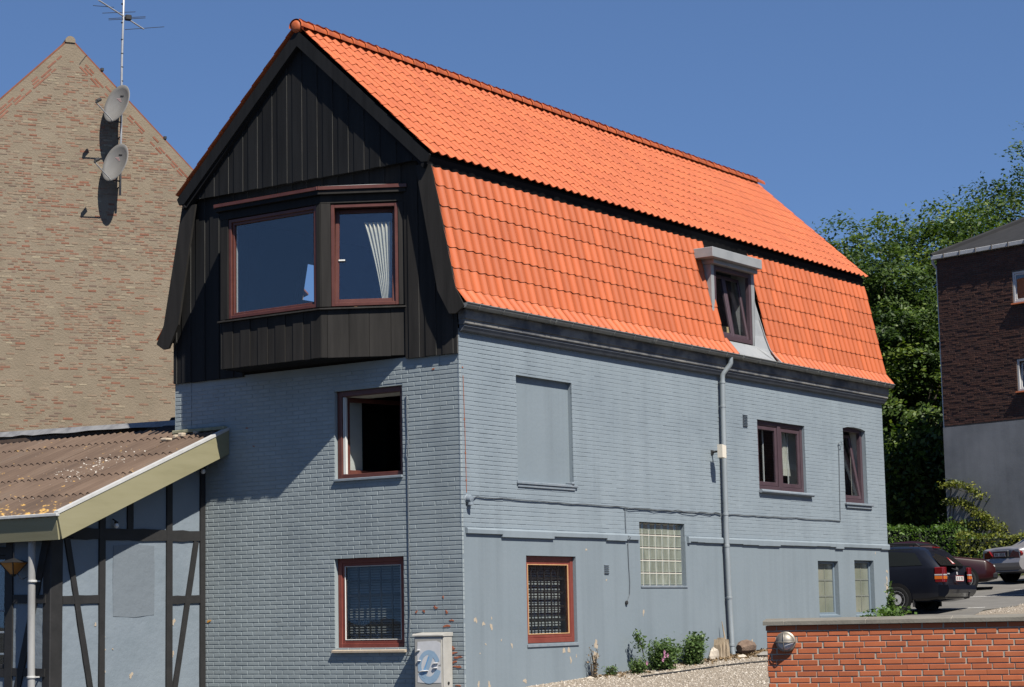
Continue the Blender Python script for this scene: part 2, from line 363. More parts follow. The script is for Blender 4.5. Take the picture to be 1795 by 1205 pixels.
def lay(parent, bricks, M, mortar_d, matl, top=300, proud=(.009, .013), key=None, name='brick', dep=.03, jy=0, varfn=None):
    """the nearest `top` bricks as objects sharing mesh data, the rest as one stuff part"""
    bricks = sorted(bricks, key=key) if key else bricks
    cache = {}; vs, fs, va = [], [], []
    for i, (a, b, c, e, k) in enumerate(bricks):
        l, h = round(b-a, 2), round(e-c, 3); p = random.uniform(*proud)
        if i < top:
            l = round(l/.02)*.02; l = max(l, .04); kk = (l, round(p, 3)); 
            if kk not in cache:
                mb = [M(*q) for q in brick_v(l, .0547, kk[1], dep)]; cache[kk] = mesh_np(name, mb, BRICK_F, [matl])
            inst(name, cache[kk], parent, M((a+b)/2, mortar_d, (c+e)/2))
        else:
            o = len(vs); vs += [M((a+b)/2+q[0], mortar_d+q[1], (c+e)/2+q[2]) for q in brick_v(b-a, e-c, p, dep)]
            fs += [tuple(j+o for j in f) for f in BRICK_F]; va += [random.random()]*12
    if vs: obj(name, (vs, fs), matl, parent, kind='stuff', var=va)
bk = [q for q in courses(.003, W_, -.1, 5.50, 5.35, [H_A, H_B]) if not (q[0] > 5.2 and q[3] < 4.3)]
lay(gw, bk, MF, .010, M_fpaint, 300, (.0045, .0072), key=lambda q: q[0]+abs((q[2]+q[3])/2-3.2)*.45)
# long side: rendered below the string course, bricks painted over above it
m = MB(); holes = [H_blind, H_C, H_D, H_gb, H_L, H_E, H_F]
wall(m, MS, 0, L_, -.3, 2.82, holes, T); sw = obj('rendered_wall', m, M_plast, house)
m = MB(); wall(m, MS, .002, L_, 2.82, 5.85, holes, T, .006); uw = obj('side_wall', m, M_paint, house)
sb = courses(.003, L_-.002, 2.9, 5.83, 5.3467+8*.0667, holes)
vs, fs = [], []
for a, b, c, e, k in sb:
    fade = .0012 + .0035*max(0, 1-abs(a-.6)/2.2) + .0012*(sin(a*1.7+c*2.1) > .2)
    p = .0030+.002*max(0, 1-abs(a-.6)/3)+random.gauss(0, .0009); o = len(vs)
    vs += [MS((a+b)/2+q[0], .006+q[1], (c+e)/2+q[2]) for q in brick_v(b-a+.0105-fade*1.3, e-c+.0075-fade*1.6, p, .02, .003)]; fs += [tuple(j+o for j in f) for f in BRICK_F]
obj('brick', (vs, fs), M_paint, uw, kind='stuff')
# rear and left walls, gable end far side
m = MB(); wall(m, lambda u, d, v: (u, W_-d, v), 0, L_, -.3, 5.85, [], T); wall(m, lambda u, d, v: (L_-d, u, v), 0.003, W_, -.3, 5.85, [], T)
m.add([(L_-.03, .02, 5.85), (L_-.03, W_-.02, 5.85), (L_-.03, W_-.4, 8.4), (L_-.03, W_/2, 10.85), (L_-.03, .4, 8.4)], [(0, 1, 2, 3, 4)])
obj('rear_wall', m, M_paint, house)
# string course in uneven lengths with a ragged under edge
x = .09
while x < L_-.02:
    l = min(random.choice((.35, .6, .9, 1.4, .25)), L_-.002-x)
    segs = [(x, x+l)]
    if x < H_gb[1]+.07 and x+l > H_gb[0]-.05: segs = [s for s in ((x, H_gb[0]-.06), (H_gb[1]+.06, x+l)) if s[1]-s[0] > .04]
    for a, b in segs:
        m = MB(); lo = 2.805+random.uniform(-.022, .018)
        m.prism([(-.040, lo), (-.046, 2.88), (-.034, 2.903), (.001, 2.91), (.001, lo-.004)], a, b-.0015, lambda p, q, t: (t, p, q))
        obj('string_course', m, M_paint, house)
    x += l
# cornice under the gutter
m = MB(); m.cbox(-.03, L_+.04, -.155, -.02, 5.975, 6.14, .006); m.prism([(-.135, 5.975), (-.135, 5.915), (-.115, 5.90), (-.02, 5.90), (-.02, 5.975)], -.02, L_+.03, lambda p, q, t: (t, p, q))
obj('cornice_board', m, M_cornice, house)
m = MB(); m.prism([(-.11, 5.899), (-.11, 5.875), (-.085, 5.84), (-.07, 5.815), (-.04, 5.80), (-.02, 5.80), (-.02, 5.899)], -.004, L_+.012, lambda p, q, t: (t, p, q))
obj('cornice_moulding', m, M_cornice2, house)
# floors and rooms
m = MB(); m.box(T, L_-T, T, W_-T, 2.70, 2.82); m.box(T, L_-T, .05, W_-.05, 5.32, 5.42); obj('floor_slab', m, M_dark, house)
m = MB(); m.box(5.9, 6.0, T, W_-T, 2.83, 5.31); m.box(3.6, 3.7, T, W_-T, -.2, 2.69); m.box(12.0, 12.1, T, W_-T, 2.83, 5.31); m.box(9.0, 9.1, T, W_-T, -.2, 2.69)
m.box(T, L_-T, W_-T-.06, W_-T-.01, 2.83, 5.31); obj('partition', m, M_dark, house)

# ------------------------------------------------------------------ mansard roof
KINK, TOP_, EAVE, RIDGE = (-.05, 6.43), (.35, 8.35), (.29, 8.52), (2.88, 10.93)
tw = .2155; NC = 71; X0 = -.30
tu = np.linspace(0, .25, 11); prof = .038*(.5+.5*np.cos(2*pi*tu/tw-.35+.35*np.cos(2*pi*tu/tw)))**1.5
tvv = [(u, s, h+.016*(1-s/.4)-.012) for s in (0, .2, .40) for u, h in zip(tu, prof)] + [(u, 0, h+.016-.012) for u, h in zip(tu, prof)] + [(u, 0.006, h-.002-.012) for u, h in zip(tu, prof)]
n_ = len(tu)
tff = [(r*n_+i, r*n_+i+1, (r+1)*n_+i+1, (r+1)*n_+i) for r in (0, 1) for i in range(n_-1)] + [(4*n_+i, 4*n_+i+1, 3*n_+i+1, 3*n_+i) for i in range(n_-1)]
tff += [(0, n_, 2*n_, 3*n_)]
def plane(o, a, b, mirror=False):     # returns (matrix 3x3, origin) of a tile slope from (y,z)=a up to b
    (ya, za), (yb, zb) = a, b
    s = Vector((0, yb-ya, zb-za)).normalized(); ex = Vector((1, 0, 0)); n = ex.cross(s)
    return Matrix((ex, s, n)).transposed(), Vector((X0, ya, za))
DX0, DX1 = 8.10, 9.70          # gap in the lower tiles for the dormer
def slots(a, b, rows, first=0., step=.327, keep=None, short=False, X0=-.175, NC=70):
    A, o = plane(0, a, b); o.x = X0; out = []
    for r in range(rows):
        for c in range(NC):
            x = c*tw
            if keep and not keep(X0+x, r): continue
            p = o + A @ Vector((x+random.uniform(-.0015, .0015), first+r*step+random.uniform(-.003, .003), random.uniform(-.001, .0015)))
            Rz = A @ Matrix.Rotation(random.gauss(0, .004), 3, 'Z'); out.append((Rz @ Matrix.Diagonal((1, .74, 1)) if (short and r == rows-1) else Rz, p))
    return out
nodorm = lambda x, r: not (DX0-.1 < x+.107 < DX1)
low = slots(KINK, TOP_, 6, keep=nodorm, short=True)
flare = slots((-.228, 6.195), KINK, 1, keep=lambda x, r: not (DX0+.15 < x+.107 < DX1+.1))
upp = slots(EAVE, RIDGE, 11, X0=-.285, NC=71)
rm = MB()      # boards under the tiles
def slab(a, b, t, x0=-.23, x1=14.98, y=lambda q: q, keepx=None):
    for xa, xb in (keepx or [(x0, x1)]):
        s = Vector((b[0]-a[0], b[1]-a[1])).normalized(); n = Vector((s.y, -s.x))*t
        rm.prism([a, b, (b[0]+n.x, b[1]+n.y), (a[0]+n.x, a[1]+n.y)][::1], xa, xb, lambda p, q, tt: (tt, y(p), q))
off = lambda p, d: (p[0]+d, p[1])
mir = lambda q: W_-q
gap = [(-.145, DX0), (DX1, 14.86)]
for y in (lambda q: q, mir):
    g2 = gap if y is not mir else [(-.145, 2.55), (3.45, 14.86)]
    slab((.02, 6.43), (.41, 8.32), .03, y=y, keepx=g2); slab((.36, 8.50), (2.88, 10.86), .03, y=y)
    slab((-.15, 6.19), (.02, 6.42), .025, y=y, keepx=g2)
m_under = rm
roof = obj('roof', rm, M_soffit, house)
def tiles(slt, ntop, allparts):
    key = lambda q: (Vector(CAM)-q[1]).length
    slt = sorted(slt, key=key)
    return slt
allt = sorted(low+flare+upp, key=lambda q: (Vector(CAM)-(q[1])).length)
tile_me = mesh_np('roof_tile', np.array(tvv), tff, [M_orange], smooth=False)
tile_me.polygons.foreach_set('use_smooth', [i < 2*(n_-1) for i in range(len(tff))])
for A, p in allt[:300]:
    o = inst('roof_tile', tile_me, roof, p, A.normalized())
    if A.col[1].length < .9: o.scale = (1, .74, 1)
def tile_stuff(slt, mirror=False):
    V, F = merge(tvv, tff, slt)
    if mirror: V[:, 1] = W_-V[:, 1]
    va = np.repeat(rng.random(len(slt)), len(tvv))
    o = obj('roof_tile', (V, F), M_orange, roof, kind='stuff', var=va)
    o.data.polygons.foreach_set('use_smooth', [i % len(tff) < 2*(n_-1) for i in range(len(F))])
tile_stuff(allt[300:] + [])
left = slots(KINK, TOP_, 6, keep=lambda x, r: not 2.4 < x+.1 < 3.5)+slots((-.228, 6.195), KINK, 1, keep=lambda x, r: not 2.4 < x+.1 < 3.5)+slots(EAVE, RIDGE, 11, X0=-.285, NC=71)
Vl, Fl = merge(tvv, tff, left); Vl[:, 1] = W_-Vl[:, 1]
obj('roof_tile', (Vl, Fl), M_orange, roof, kind='stuff', var=np.repeat(rng.random(len(left)), len(tvv)), smooth=True)
# ridge tiles
rv = MB(); seg = 10
for (xx, rad) in ((0, .125), (.05, .128), (.055, .118), (.37, .105)):
    rv.v += [(xx, rad*cos(a)*1.05, rad*sin(a)*.95) for a in np.linspace(-.15, pi+.15, seg)]
rv.f = [(r*seg+i, r*seg+i+1, (r+1)*seg+i+1, (r+1)*seg+i) for r in range(3) for i in range(seg-1)]; 
rme = mesh_np('ridge_tile', rv.v, rv.f, [M_orange], smooth=True)
x = -.30; k = 0
while x < 15.0:
    o = inst('ridge_tile', rme, roof, (x, W_/2, 10.925+random.uniform(-.004, .004))); x += .325
m = MB(); m.lathe([(.0, -.02), (.05, -.017), (.085, -.005), (.105, .03)], (-.30, W_/2, 10.925), (1, 0, 0), 20); m.lathe([(.105, .03), (.112, .08)], (-.30, W_/2, 10.925), (1, 0, 0), 20)
obj('ridge_end', m, M_orange, roof, smooth=True)
# black fascia and soffit where the steep tiles meet the upper eave
for y, nm in ((lambda q: q, 'r'), (mir, 'l')):
    m = MB(); P = lambda p, q, t: (t, y(p), q)
    m.prism([(.345, 8.47), (.40, 8.49), (.46, 8.33), (.425, 8.30)], -.262, 14.98, P); obj('eave_fascia', m, M_soffit, roof)
# barge boards, gable end
def perp(a, b, d): s = Vector((b[0]-a[0], b[1]-a[1])).normalized(); return (s.y*d, -s.x*d)
A0, A1 = (.285, 8.475), (2.88, 10.872)
for y in (lambda q: q, mir):
    P = lambda p, q, t: (t, y(p), q); n = perp(A0, A1, .178)
    m = MB(); m.prism([A0, A1, (A1[0], A1[1]-.265), (A0[0]+n[0]+.04, A0[1]+n[1]+.04), (A0[0]+.05, A0[1]-.10)], -.268, -.228, P); obj('barge_board', m, M_black, roof)
    m = MB(); m.prism([(A0[0]+.10, A0[1]-.12), (A1[0], A1[1]-.22), (A1[0], A1[1]-.26), (A0[0]+.16, A0[1]-.17)], -.227, -.10, P); obj('soffit', m, M_soffit, roof)
    q = [(-.245, 6.14), (-.085, 6.435), (.325, 8.35), (.62, 8.37), (.24, 6.42), (.03, 6.05), (-.09, 6.04)]
    m = MB(); m.prism(q, -.188, -.146, P); obj('barge_board', m, M_black2, roof)
    m = MB(); m.prism([(.03, 6.45), (.43, 8.34), (.47, 8.34), (.07, 6.45)], -.145, -.03, P); m.prism([(-.15, 6.14), (.03, 6.45), (.07, 6.45), (-.10, 6.10)], -.145, -.03, P); obj('soffit', m, M_soffit, roof)
# gable backing: lower part with the opening for the bay, upper triangle proud of it
BY0, BY1, BZ0, BZ1 = .97, 4.24, 5.56, 8.14
m = MB(); wall(m, MF, .045, W_-.045, 5.50, 6.4, [(BY0, BY1, BZ0, BZ1)], T, .0); wall(m, MF, .4, W_-.4, 6.4, 8.5, [(BY0, BY1, BZ0, BZ1)], T, .0)
for y in (lambda q: q, mir): m.add([MF(y(q[0]), 0, q[1]) for q in ((.045, 6.4), (.4, 6.4), (.4, 8.35))], [(0, 1, 2)])
gl = obj('lower_gable', m, M_soffit, house)
m = MB(); m.prism([(.42, 8.46), (W_-.42, 8.46), (W_/2, 10.76)], -.128, -.02, lambda p, q, t: (t, p, q)); gu = obj('upper_gable', m, M_soffit, house)
def clip_plank(ya, yb, zlo, ztop, x0, x1, parent, matl):
    ys = sorted({ya, yb} | ({W_/2} if ya < W_/2 < yb else set())); up = [(y, ztop(y)) for y in ys]
    if max(z for _, z in up) <= zlo+.03: return
    up = [(y, max(z, zlo+.005)) for y, z in up]
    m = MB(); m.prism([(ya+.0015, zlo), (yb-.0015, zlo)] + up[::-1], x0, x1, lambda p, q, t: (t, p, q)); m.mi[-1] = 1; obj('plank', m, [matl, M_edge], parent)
ztu = lambda y: 8.40+ (min(y, W_-y)-.36)*.926
def ztl(y):
    q = min(y, W_-y); return 8.46 if q > .40 else max(6.0, 6.43+(q+.0)*4.85)
y = -.24
while y < W_:
    for (a, b, xo, xi) in ((y, y+.195, -.157, -.130), (y+.185, y+.322, -.146, -.129)):
        a_, b_ = max(a, .35), min(b, W_-.35)
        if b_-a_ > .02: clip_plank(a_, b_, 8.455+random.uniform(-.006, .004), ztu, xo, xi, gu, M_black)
        a_, b_ = max(a, .004), min(b, W_-.004)
        if b_-a_ > .02:
            cuts = [(a_, b_, 5.475)]
            if b_ > BY0 and a_ < BY1:
                cuts = []
                if a_ < BY0-.02: cuts.append((a_, BY0, 5.475))
                if b_ > BY1+.02: cuts.append((BY1, b_, 5.475))
                cuts.append((max(a_, BY0), min(b_, BY1), 8.142))
            for p, q, zl in cuts:
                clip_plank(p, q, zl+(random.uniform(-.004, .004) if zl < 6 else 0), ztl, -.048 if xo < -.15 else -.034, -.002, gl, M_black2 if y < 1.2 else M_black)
    y += .312
# attic room
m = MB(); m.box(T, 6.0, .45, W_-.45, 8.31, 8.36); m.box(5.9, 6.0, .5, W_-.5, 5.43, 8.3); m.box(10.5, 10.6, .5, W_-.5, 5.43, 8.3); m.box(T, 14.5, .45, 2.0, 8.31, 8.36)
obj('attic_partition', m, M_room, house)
# small casement in the far (left) roof slope, seen through the bay
YL = lambda v: W_ - (.02+(v-6.43)*.2063)
ML = lambda u, d, v: (u, YL(v)-d, v)
m = MB(); wall(m, ML, 2.5, 3.5, 6.45, 8.3, [(2.905, 3.42, 7.19, 7.83), (2.69, 2.755, 7.14, 7.77)], .08); obj('rear_window', m, M_soffit, roof)

# ------------------------------------------------------------------ windows
def bars(m, M, u0, u1, v0, v1, w, d0, d1, tb=None):
    tb = tb or w; b = .006
    m.cbox(u0, u0+w, d0, d1, v0, v1, b, 0, M); m.cbox(u1-w, u1, d0, d1, v0, v1, b, 0, M)
    m.cbox(u0+w-.002, u1-w+.002, d0+.002, d1, v1-tb, v1-.001, b, 0, M); m.cbox(u0+w-.002, u1-w+.002, d0+.002, d1, v0+.001, v0+tb, b, 0, M)
def pane(M, u0, u1, v0, v1, d, parent, g=None, name='pane', cat=None):
    m = MB(); m.box(u0, u1, d, d+.006, v0, v1, 0, M); return obj(name, m, g or M_glass, parent)
def window(M, h, d, fw, matl, fd=.07, g=.002):
    m = MB(); bars(m, M, h[0]+g, h[1]-g, h[2]+g, h[3]-g, fw, d, d+fd); return obj('window', m, matl, house)
def lining(M, h, d0, d1, parent, matl=None):
    m = MB(); e = .004
    for u in (h[0]+e, h[1]-e): m.quad(M(u, d0, h[2]+e), M(u, d1, h[2]+e), M(u, d1, h[3]-e), M(u, d0, h[3]-e))
    for v in (h[2]+e, h[3]-e): m.quad(M(h[0]+e, d0, v), M(h[1]-e, d0, v), M(h[1]-e, d1, v), M(h[0]+e, d1, v))
    obj('reveal', m, matl or M_pale, parent)
def sash(M, u0, u1, v0, v1, d, w, matl, parent, dep=.045, g=None):
    m = MB(); bars(m, M, u0, u1, v0, v1, w, d, d+dep); s = obj('sash', m, matl, parent)
    pane(M, u0+w-.004, u1-w+.004, v0+w-.004, v1-w+.004, d+dep*.5, s, g); return s
def blind(M, u0, u1, v0, v1, d, parent, pitch=.04):
    m = MB(); v = v0
    while v < v1: m.add([M(u0, d, v), M(u1, d, v), M(u1, d+.016, v+.031), M(u0, d+.016, v+.031)], [(0, 1, 2, 3)]); v += pitch
    obj('blind', m, M_slat, parent, kind='stuff')
def grille(M, u0, u1, v0, v1, d, nu, nv, parent, r=.013):
    m = MB()
    for i in range(1, nu+1): u = u0+(u1-u0)*i/(nu+1); m.box(u-r, u+r, d, d+.014, v0, v1, 0, M)
    for j in range(1, nv+1): v = v0+(v1-v0)*j/(nv+1); m.box(u0, u1, d+.015, d+.027, v-r*1.2, v+r*1.2, 0, M)
    obj('grille', m, M_blackmetal, parent)
# gable, upper: one sash swung inwards
win = window(MF, H_A, .07, .085, M_brownframe, .08); lining(MF, (1.08, 2.306, 3.80, 5.01), .152, .56, win)
m = MB()
for yy in (2.285, 2.255): m.cbox(yy, yy+.022, .10, .15, 3.81, 5.0, .004, 0, MF)
obj('white_seal', m, M_white, win)
th = R(73); hy, hx = 2.28, .15
def MSW(u, d, v): return (hx+u*sin(th)+d*cos(th), hy-u*cos(th)+d*sin(th), v)
sash(MSW, 0, 1.1, 3.81, 5.0, 0, .07, M_brownframe, win)
m = MB(); m.cbox(1.075, 2.40, -.035, .075, 3.695, 3.735, .006, 0, MF); obj('sill', m, M_sill, win)
# gable, lower: red frame, grille and blind
win = window(MF, H_B, .085, .075, M_redframe, .07); sash(MF, 1.165, 2.345, 1.24, 2.455, .10, .05, M_redframe, win, g=M_glassb)
m = MB(); bars(m, MF, 1.213, 2.297, 1.288, 2.407, .012, .094, .12); obj('bare_edge', m, M_white, win)
grille(MF, 1.215, 2.295, 1.29, 2.405, .16, 4, 4, win); blind(MF, 1.2, 2.31, 1.27, 2.43, .23, win)
m = MB(); m.prism([(-.045, 1.105), (-.045, 1.135), (.08, 1.167), (.08, 1.11)], 1.05, 2.455, lambda p, q, t: (p, t, q)); obj('sill', m, M_chip, win)
# long side, low red window
win = window(MS, H_L, .055, .08, M_redframe, .07); sash(MS, 1.725, 2.965, 1.262, 2.44, .07, .055, M_redframe, win, g=M_glassb)
m = MB(); bars(m, MS, 1.775, 2.915, 1.312, 2.39, .016, .062, .085); obj('bare_edge', m, M_woodedge, win)
grille(MS, 1.78, 2.91, 1.32, 2.385, .135, 5, 4, win, .015); blind(MS, 1.75, 2.93, 1.28, 2.42, .24, win)
m = MB(); m.prism([(-.02, 1.13), (-.02, 1.165), (.10, 1.184), (.10, 1.13)], 1.63, 3.06, lambda p, q, t: (t, p, q)); obj('sill', m, M_sill, win)
# bricked-up opening
m = MB(); wall(m, MS, 1.478, 3.052, 3.628, 5.282, [], .12, .085); bu = obj('blocked_window', m, M_plast, house)
m = MB(); m.cbox(1.44, 3.12, -.035, .09, 3.60, 3.645, .008); m.cbox(1.46, 3.06, -.018, .0, 3.555, 3.60, .006); m.cbox(2.93, 3.0, -.05, .09, 3.645, 3.69, .01); obj('sill', m, M_sill, bu)
# double plum window
win = window(MS, H_C, .06, .085, M_plum, .08); m = MB(); m.cbox(10.215, 10.335, .055, .14, 3.87, 5.07, .006); obj('mullion', m, M_plum, win)
for a, b in ((9.40, 10.212), (10.338, 11.15)): sash(MS, a, b, 3.91, 5.03, .075, .075, M_plum, win)
m = MB(); m.tube([(9.28, -.045, 3.795), (11.42, -.045, 3.79)], .035, 10); m.cbox(9.28, 11.42, -.045, .06, 3.765, 3.82, .005); obj('sill', m, M_sill, win); lining(MS, H_C, .145, T, win)
m = MB()
for i in range(16):
    for j in range(4):
        f = lambda u, v: (10.78+.02*(1-v)+(u*(.14+.16*(1-v))), .27+.02*sin(u*26), 4.16+.82*v)
        m.quad(f(i/16, j/4), f((i+1)/16, j/4), f((i+1)/16, (j+1)/4), f(i/16, (j+1)/4))
tag(obj('curtain', m, M_cream, smooth=True), 'short white curtain hanging behind the right pane of the double plum window', 'curtain')
m = MB(); m.box(9.98, 10.0, .25, .27, 3.9, 5.0); m.box(10.98, 11.0, .25, .27, 3.9, 5.0); obj('inner_seal', m, M_white, win, kind='stuff')
# narrow tilted window
win = window(MS, H_D, .09, .085, M_plum, .08); lining(MS, H_D, .175, T, win)
tl = R(9); MT = lambda u, d, v: (u, .10+(v-3.80)*sin(tl)+d*cos(tl), 3.80+(v-3.80)*cos(tl)-d*sin(tl))
sash(MT, 13.02, 13.89, 3.80, 5.14, .0, .07, M_plum, win)
m = MB(); m.cbox(12.88, 14.12, -.06, .09, 3.66, 3.705, .008); m.cbox(12.93, 14.08, -.03, .0, 3.60, 3.66, .008); obj('sill', m, M_sill, win)
m = MB(); m.prism([(12.93, 5.236), (12.93, 5.19), (13.15, 5.225), (13.45, 5.2355), (13.75, 5.225), (13.98, 5.19), (13.98, 5.236)], .002, .09, lambda p, q, t: (p, t, q)); obj('arch_soffit', m, M_paint, win)
# two frosted leaded windows
M_frost = mat('frosted_pane', [(.15, .165, .125), (.20, .21, .165), (.25, .245, .195)], .25, 1.1, 3, spec=.5, coat=.6)
M_lead = mat('lead_came', [(.16, .17, .145)], .5)
for h, uo in ((H_E, 0), (H_F, 0)):
    win = window(MS, h, .085, .05, M_bluegreyframe, .06)
    a, b, c, e = h[0]+.055, h[1]-.055, h[2]+.055, h[3]-.055
    for i in range(2):
        for j in range(3): pane(MS, a+(b-a)*(i*.56), a+(b-a)*(.56 if i == 0 else 1), c+(e-c)*j/3, c+(e-c)*(j+1)/3, .115+random.uniform(0, .002), win, M_frost)
    m = MB(); u = a+(b-a)*.56; m.box(u-.012, u+.012, .107, .114, c, e)
    for j in (1, 2): v = c+(e-c)*j/3; m.box(a, b, .1075, .1145, v-.014, v+.014)
    obj('glazing_bar', m, M_lead, win)
    m = MB(); m.prism([(-.012, h[2]-.05), (-.012, h[2]-.012), (.085, h[2]+.02), (.085, h[2]-.05)], h[0]-.01, h[1]+.02, lambda p, q, t: (t, p, q)); obj('sill', m, M_bluegreyframe, win)
# glass block light
M_gb = mat('glass_block', [(.10, .115, .09), (.19, .21, .17), (.33, .35, .29)], .12, 3.2, 2, .5, 6, spec=.6, coat=.8, stretch=(2.5, 1, .7), bdist=.03, contrast=1.1)
M_grout = mat('grout', [(.52, .48, .41), (.58, .54, .47)], .9, 9)
m = MB(); m.box(H_gb[0]+.003, H_gb[1]-.003, .088, .16, H_gb[2]+.003, H_gb[3]-.003); gbw = obj('glass_block_window', m, M_grout, house)
bl = MB(); a, b = .0985, .0965; bl.v = [MS(*q) for q in ((-a, .02, -b), (a, .02, -b), (a, .02, b), (-a, .02, b), (-a, -.012, -b), (a, -.012, -b), (a, -.012, b), (-a, -.012, b),
    (-a+.012, -.02, -b+.012), (a-.012, -.02, -b+.012), (a-.012, -.02, b-.012), (-a+.012, -.02, b-.012), (-a+.026, -.014, -b+.026), (a-.026, -.014, -b+.026), (a-.026, -.014, b-.026), (-a+.026, -.014, b-.026))]
bl.f = [(q*4+i, q*4+(i+1) % 4, q*4+4+(i+1) % 4, q*4+4+i) for q in range(3) for i in range(4)]+[(12, 13, 14, 15)]
gme = mesh_np('glass_block', bl.v, bl.f, [M_gb])
for i in range(7):
    for j in range(5): inst('glass_block', gme, gbw, (5.012+.2145*(i+.5), .095, 2.064+.2115*(j+.5)))
m = MB(); m.prism([(-.015, 2.03), (-.015, 2.055), (.09, 2.066), (.09, 2.03)], 5.0, 6.54, lambda p, q, t: (t, p, q)); obj('sill', m, M_sill, gbw)

# ------------------------------------------------------------------ bay window on the gable
b0, b1, b2, b3 = (0, .98), (-.65, 2.10), (-.65, 4.16), (0, 4.24)
def bay_frame(p, q):
    d = Vector((q[0]-p[0], q[1]-p[1])); l = d.length; d.normalize(); n = Vector((d.y, -d.x))     # n points into the room
    if n.x < 0: n = -n
    return (lambda u, dd, v: (p[0]+d.x*u+n.x*dd, p[1]+d.y*u+n.y*dd, v)), l
MR_, LR = bay_frame(b0, b1); MFR, LF = bay_frame(b1, b2); MLF, LL = bay_frame(b2, b3)
m = MB(); fl = lambda p, q, t: (p, q, t)
m.prism([(.0, 1.04), (-.615, 2.115), (-.615, 4.13), (0, 4.20)], 5.535, 5.60, fl)
bay = obj('bay_window', m, M_soffit, house)
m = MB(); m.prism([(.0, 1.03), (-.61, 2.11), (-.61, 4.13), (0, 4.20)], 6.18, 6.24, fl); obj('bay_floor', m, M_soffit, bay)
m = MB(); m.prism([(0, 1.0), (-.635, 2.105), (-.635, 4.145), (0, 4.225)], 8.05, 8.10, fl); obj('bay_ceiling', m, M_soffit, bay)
for MM, l, mt in ((MR_, LR, M_black2), (MFR, LF, M_black2), (MLF, LL, M_black)):
    m = MB(); m.box(.01, l-.01, .022, .04, 5.60, 6.18, 0, MM); obj('apron_backing', m, M_soffit, bay)
    u = 0; k = 0; wid = (.33, .16) if MM is MR_ else (.205, .155)
    while u < l-.01:
        ww = wid[k % 2] if MM is not MR_ else (.23, .33, .31, .33, .2)[k % 5]
        e = min(u+ww, l); lo = 5.53 if MM is not MR_ else 5.53
        m = MB(); d0 = (0 if k % 2 == 0 else .011) if MM is not MR_ else .002*(k % 2)
        m.cbox(u+.002, e-.002, d0, .021, lo+random.uniform(-.004, .004), 6.262, .003, 0, MM); obj('plank', m, mt, bay); u = e; k += 1
    m = MB(); m.prism([(-.05, 6.262), (-.045, 6.285), (.10, 6.305), (.10, 6.262)], -.02, l+.02, lambda p, q, t: MM(t, p, q)); obj('sill', m, M_black2, bay)
# corner posts, head boards, frames
for MM, l, us in ((MR_, LR, ((.015, .10), (l_ := 0, 0))), (MFR, LF, ())): pass
def post(MM, u0, u1, mt, z0=6.306, z1=7.90): m = MB(); m.cbox(u0, u1, .0, .09, z0, z1, .004, 0, MM); obj('corner_post', m, mt, bay)
post(MR_, .012, .10, M_black2); post(MR_, LR-.155, LR-.004, M_black2); post(MFR, .004, .085, M_black2); post(MFR, LF-.16, LF-.002, M_black2); post(MLF, .02, LL-.02, M_black)
for MM, l, mt in ((MR_, LR, M_black2), (MFR, LF, M_black), (MLF, LL, M_black)):
    m = MB(); m.cbox(.0, l, -.002, .09, 7.901, 8.03, .004, 0, MM); obj('head_board', m, mt, bay)
    m = MB(); m.cbox(-.03, l+.03, -.075, .02, 8.031, 8.105, .004, 0, MM); obj('roof_fascia', m, M_black2 if MM is MR_ else M_black, bay)
    m = MB(); m.cbox(-.05, l+.05, -.10, -.05, 8.095, 8.15, .004, 0, MM); obj('roof_edge', m, M_brownframe, bay)
def frame_in(MM, u0, u1, v0, v1, mt):
    m = MB(); bars(m, MM, u0, u1, v0, v1, .055, .015, .10); wf = obj('window_frame', m, mt, bay); return wf
wf = frame_in(MFR, .088, LF-.163, 6.31, 7.895, M_brownframe); m = MB(); bars(m, MFR, .13, LF-.205, 6.355, 7.85, .05, .045, .10); obj('sash', m, M_brownframe, wf)
pane(MFR, .165, LF-.24, 6.39, 7.815, .08, wf); m = MB(); m.cbox(LF-.255, LF-.24, .105, .135, 6.39, 7.815, .003, 0, MFR); obj('white_edge', m, M_white, wf)
wf = frame_in(MR_, .103, LR-.158, 6.31, 7.885, M_brownframe)
tb = R(5); MRT = lambda u, d, v: MR_(u, .05+(v-6.36)*sin(tb)+d, 6.36+(v-6.36)*cos(tb))
s_ = sash(MRT, .15, LR-.205, 6.36, 7.84, 0, .062, M_brownframe, wf)
m = MB(); m.cbox(LR-.36, LR-.26, -.018, .0, 7.02, 7.045, .004, 0, MRT); obj('handle', m, M_white, s_)
m = MB()
zr = 8.235
ro = [(-.0, .86), (-.75, 2.07), (-.75, 4.23), (0, 4.34)]
m.add([(x, y, 8.152) for x, y in ro]+[(-.0, 1.5, zr), (0, 3.7, zr)], [(0, 1, 4), (1, 2, 5, 4), (2, 3, 5)])
obj('bay_roof', m, M_zinc, bay)
m = MB()
for a, b, c in (((-.70, 2.13, 8.16), (-.66, 2.9, 8.18), (0, 2.9, 8.43)), ((-.71, 3.0, 8.165), (-.66, 3.6, 8.19), (0, 3.5, 8.43))):
    m.add([a, b, c], [(0, 1, 2)])
